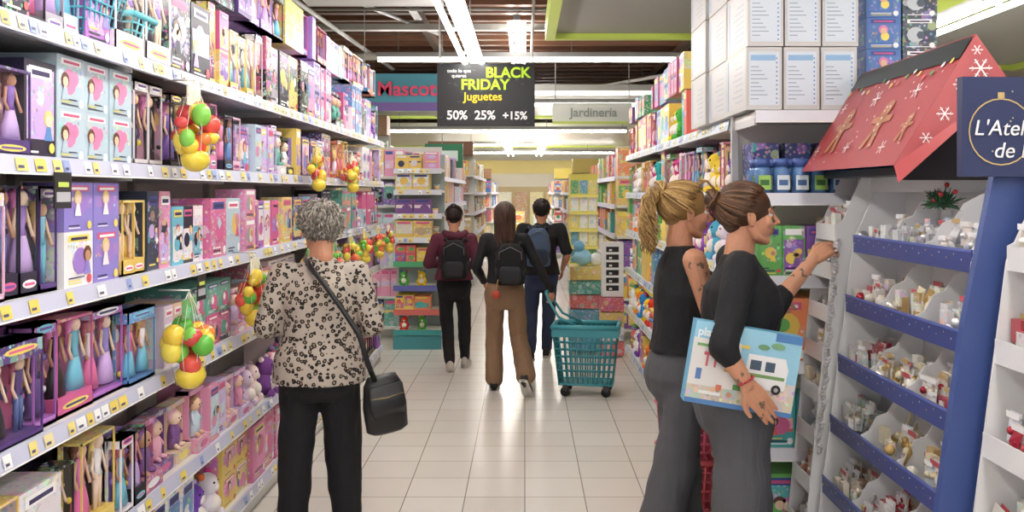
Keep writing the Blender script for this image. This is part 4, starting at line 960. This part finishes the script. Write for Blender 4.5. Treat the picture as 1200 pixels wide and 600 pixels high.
text('box_logo', 'play', MB0 @ Matrix.Translation((-.185, -.006, .098)), .042, mat('logo_white', '#f4fafc', .5), o, align='LEFT', off=.001)
person('woman', (.70, 3.98), -math.pi/2+.12, 1.73, dict(fat=1.05, hem=1.0, lr=(.095, .088, .095), tm=GREY, topm=BLK2, sleeve=0, skin=SK, armm=TAT, shw=.82, neck=0, lean=(0, 0.0),
    legs=[((-.09, 0, .9), (-.10, .02, .48), (-.12, .05, .08)), ((.09, 0, .9), (.10, -.07, .50), (.10, -.19, .08))], toe=(-.1, .1),
    arms=[arm((-.18, .02, 1.42), (-.2, .2, 1.2), (-.2, .42, 1.35), (0, .8, .3), (0, 0, -1), 1, (.4, .45, .5, .55)), arm((.175, .0, 1.41), (.205, .08, 1.12), (.17, .3, 1.2), (0, .8, .3), (-.5, 0, -1), -1, (.4, .45, .5, .55))],
    hm='blonde', hair=lambda mb, r: (hair_back(mb, r, (0, -.85, .5), 300, .006), bun(mb, (0, -.12, .09), r, .04, 60), hair_curly_tail(mb, r, (0, -.125, .09), 210, .28, .075)), bust=1, hpitch=-.05))
# ------------------------------------------------------------------ rolling basket
mb = MB(); TB = '#1a9aa8'
mb.M = Matrix.Translation((.52, 7.55, 0)) @ Matrix.Rotation(-.15, 4, 'Z')
lattice_basket(mb, -.27, .27, -.17, .17, .1, .58, TB, 11, 8, .05, .007)
mb.box(-.2, .2, -.12, .12, .095, .11, TB, PL)
mb.box(-.27, .27, -.176, -.168, .50, .585, TB, PL); mb.box(-.27, .27, .168, .176, .50, .585, TB, PL); mb.box(-.278, -.268, -.17, .17, .5, .585, TB, PL); mb.box(.268, .278, -.17, .17, .5, .585, TB, PL)
for s in (-1, 1):
    mb.tube([(-.05, s*.15, .58), (-.22, s*.14, .66), (-.31, s*.11, .80), (-.335, s*.06, .85)], .011, TB, PL, 8)
mb.tube([(-.335, -.07, .85), (-.34, 0, .856), (-.335, .07, .85)], .014, TB, PL, 8)
for sx in (-.17, .17):
    for sy_ in (-.11, .11):
        mb.tube([(sx, sy_-.015, .04), (sx, sy_+.015, .04)], .04, '#1e1e20', PL, 14); mb.box(sx-.02, sx+.02, sy_-.02, sy_+.02, .05, .1, '#333333')
mb.build('rolling_shopping_basket')
# ------------------------------------------------------------------ world, camera
w = bpy.data.worlds.new('world'); scene.world = w; w.use_nodes = True
w.node_tree.nodes['Background'].inputs[0].default_value = (1, .98, .96, 1); w.node_tree.nodes['Background'].inputs[1].default_value = .75
cam = bpy.data.cameras.new('camera'); co = bpy.data.objects.new('camera', cam); COL.objects.link(co)
co.location = (0, 0, 1.70); co.rotation_euler = (math.pi/2, 0, 0)
cam.lens = 31.5; cam.sensor_width = 36; cam.shift_x = -.0125; cam.shift_y = -.0625; cam.clip_start = .05
scene.camera = co
scene.view_settings.view_transform = 'Standard'
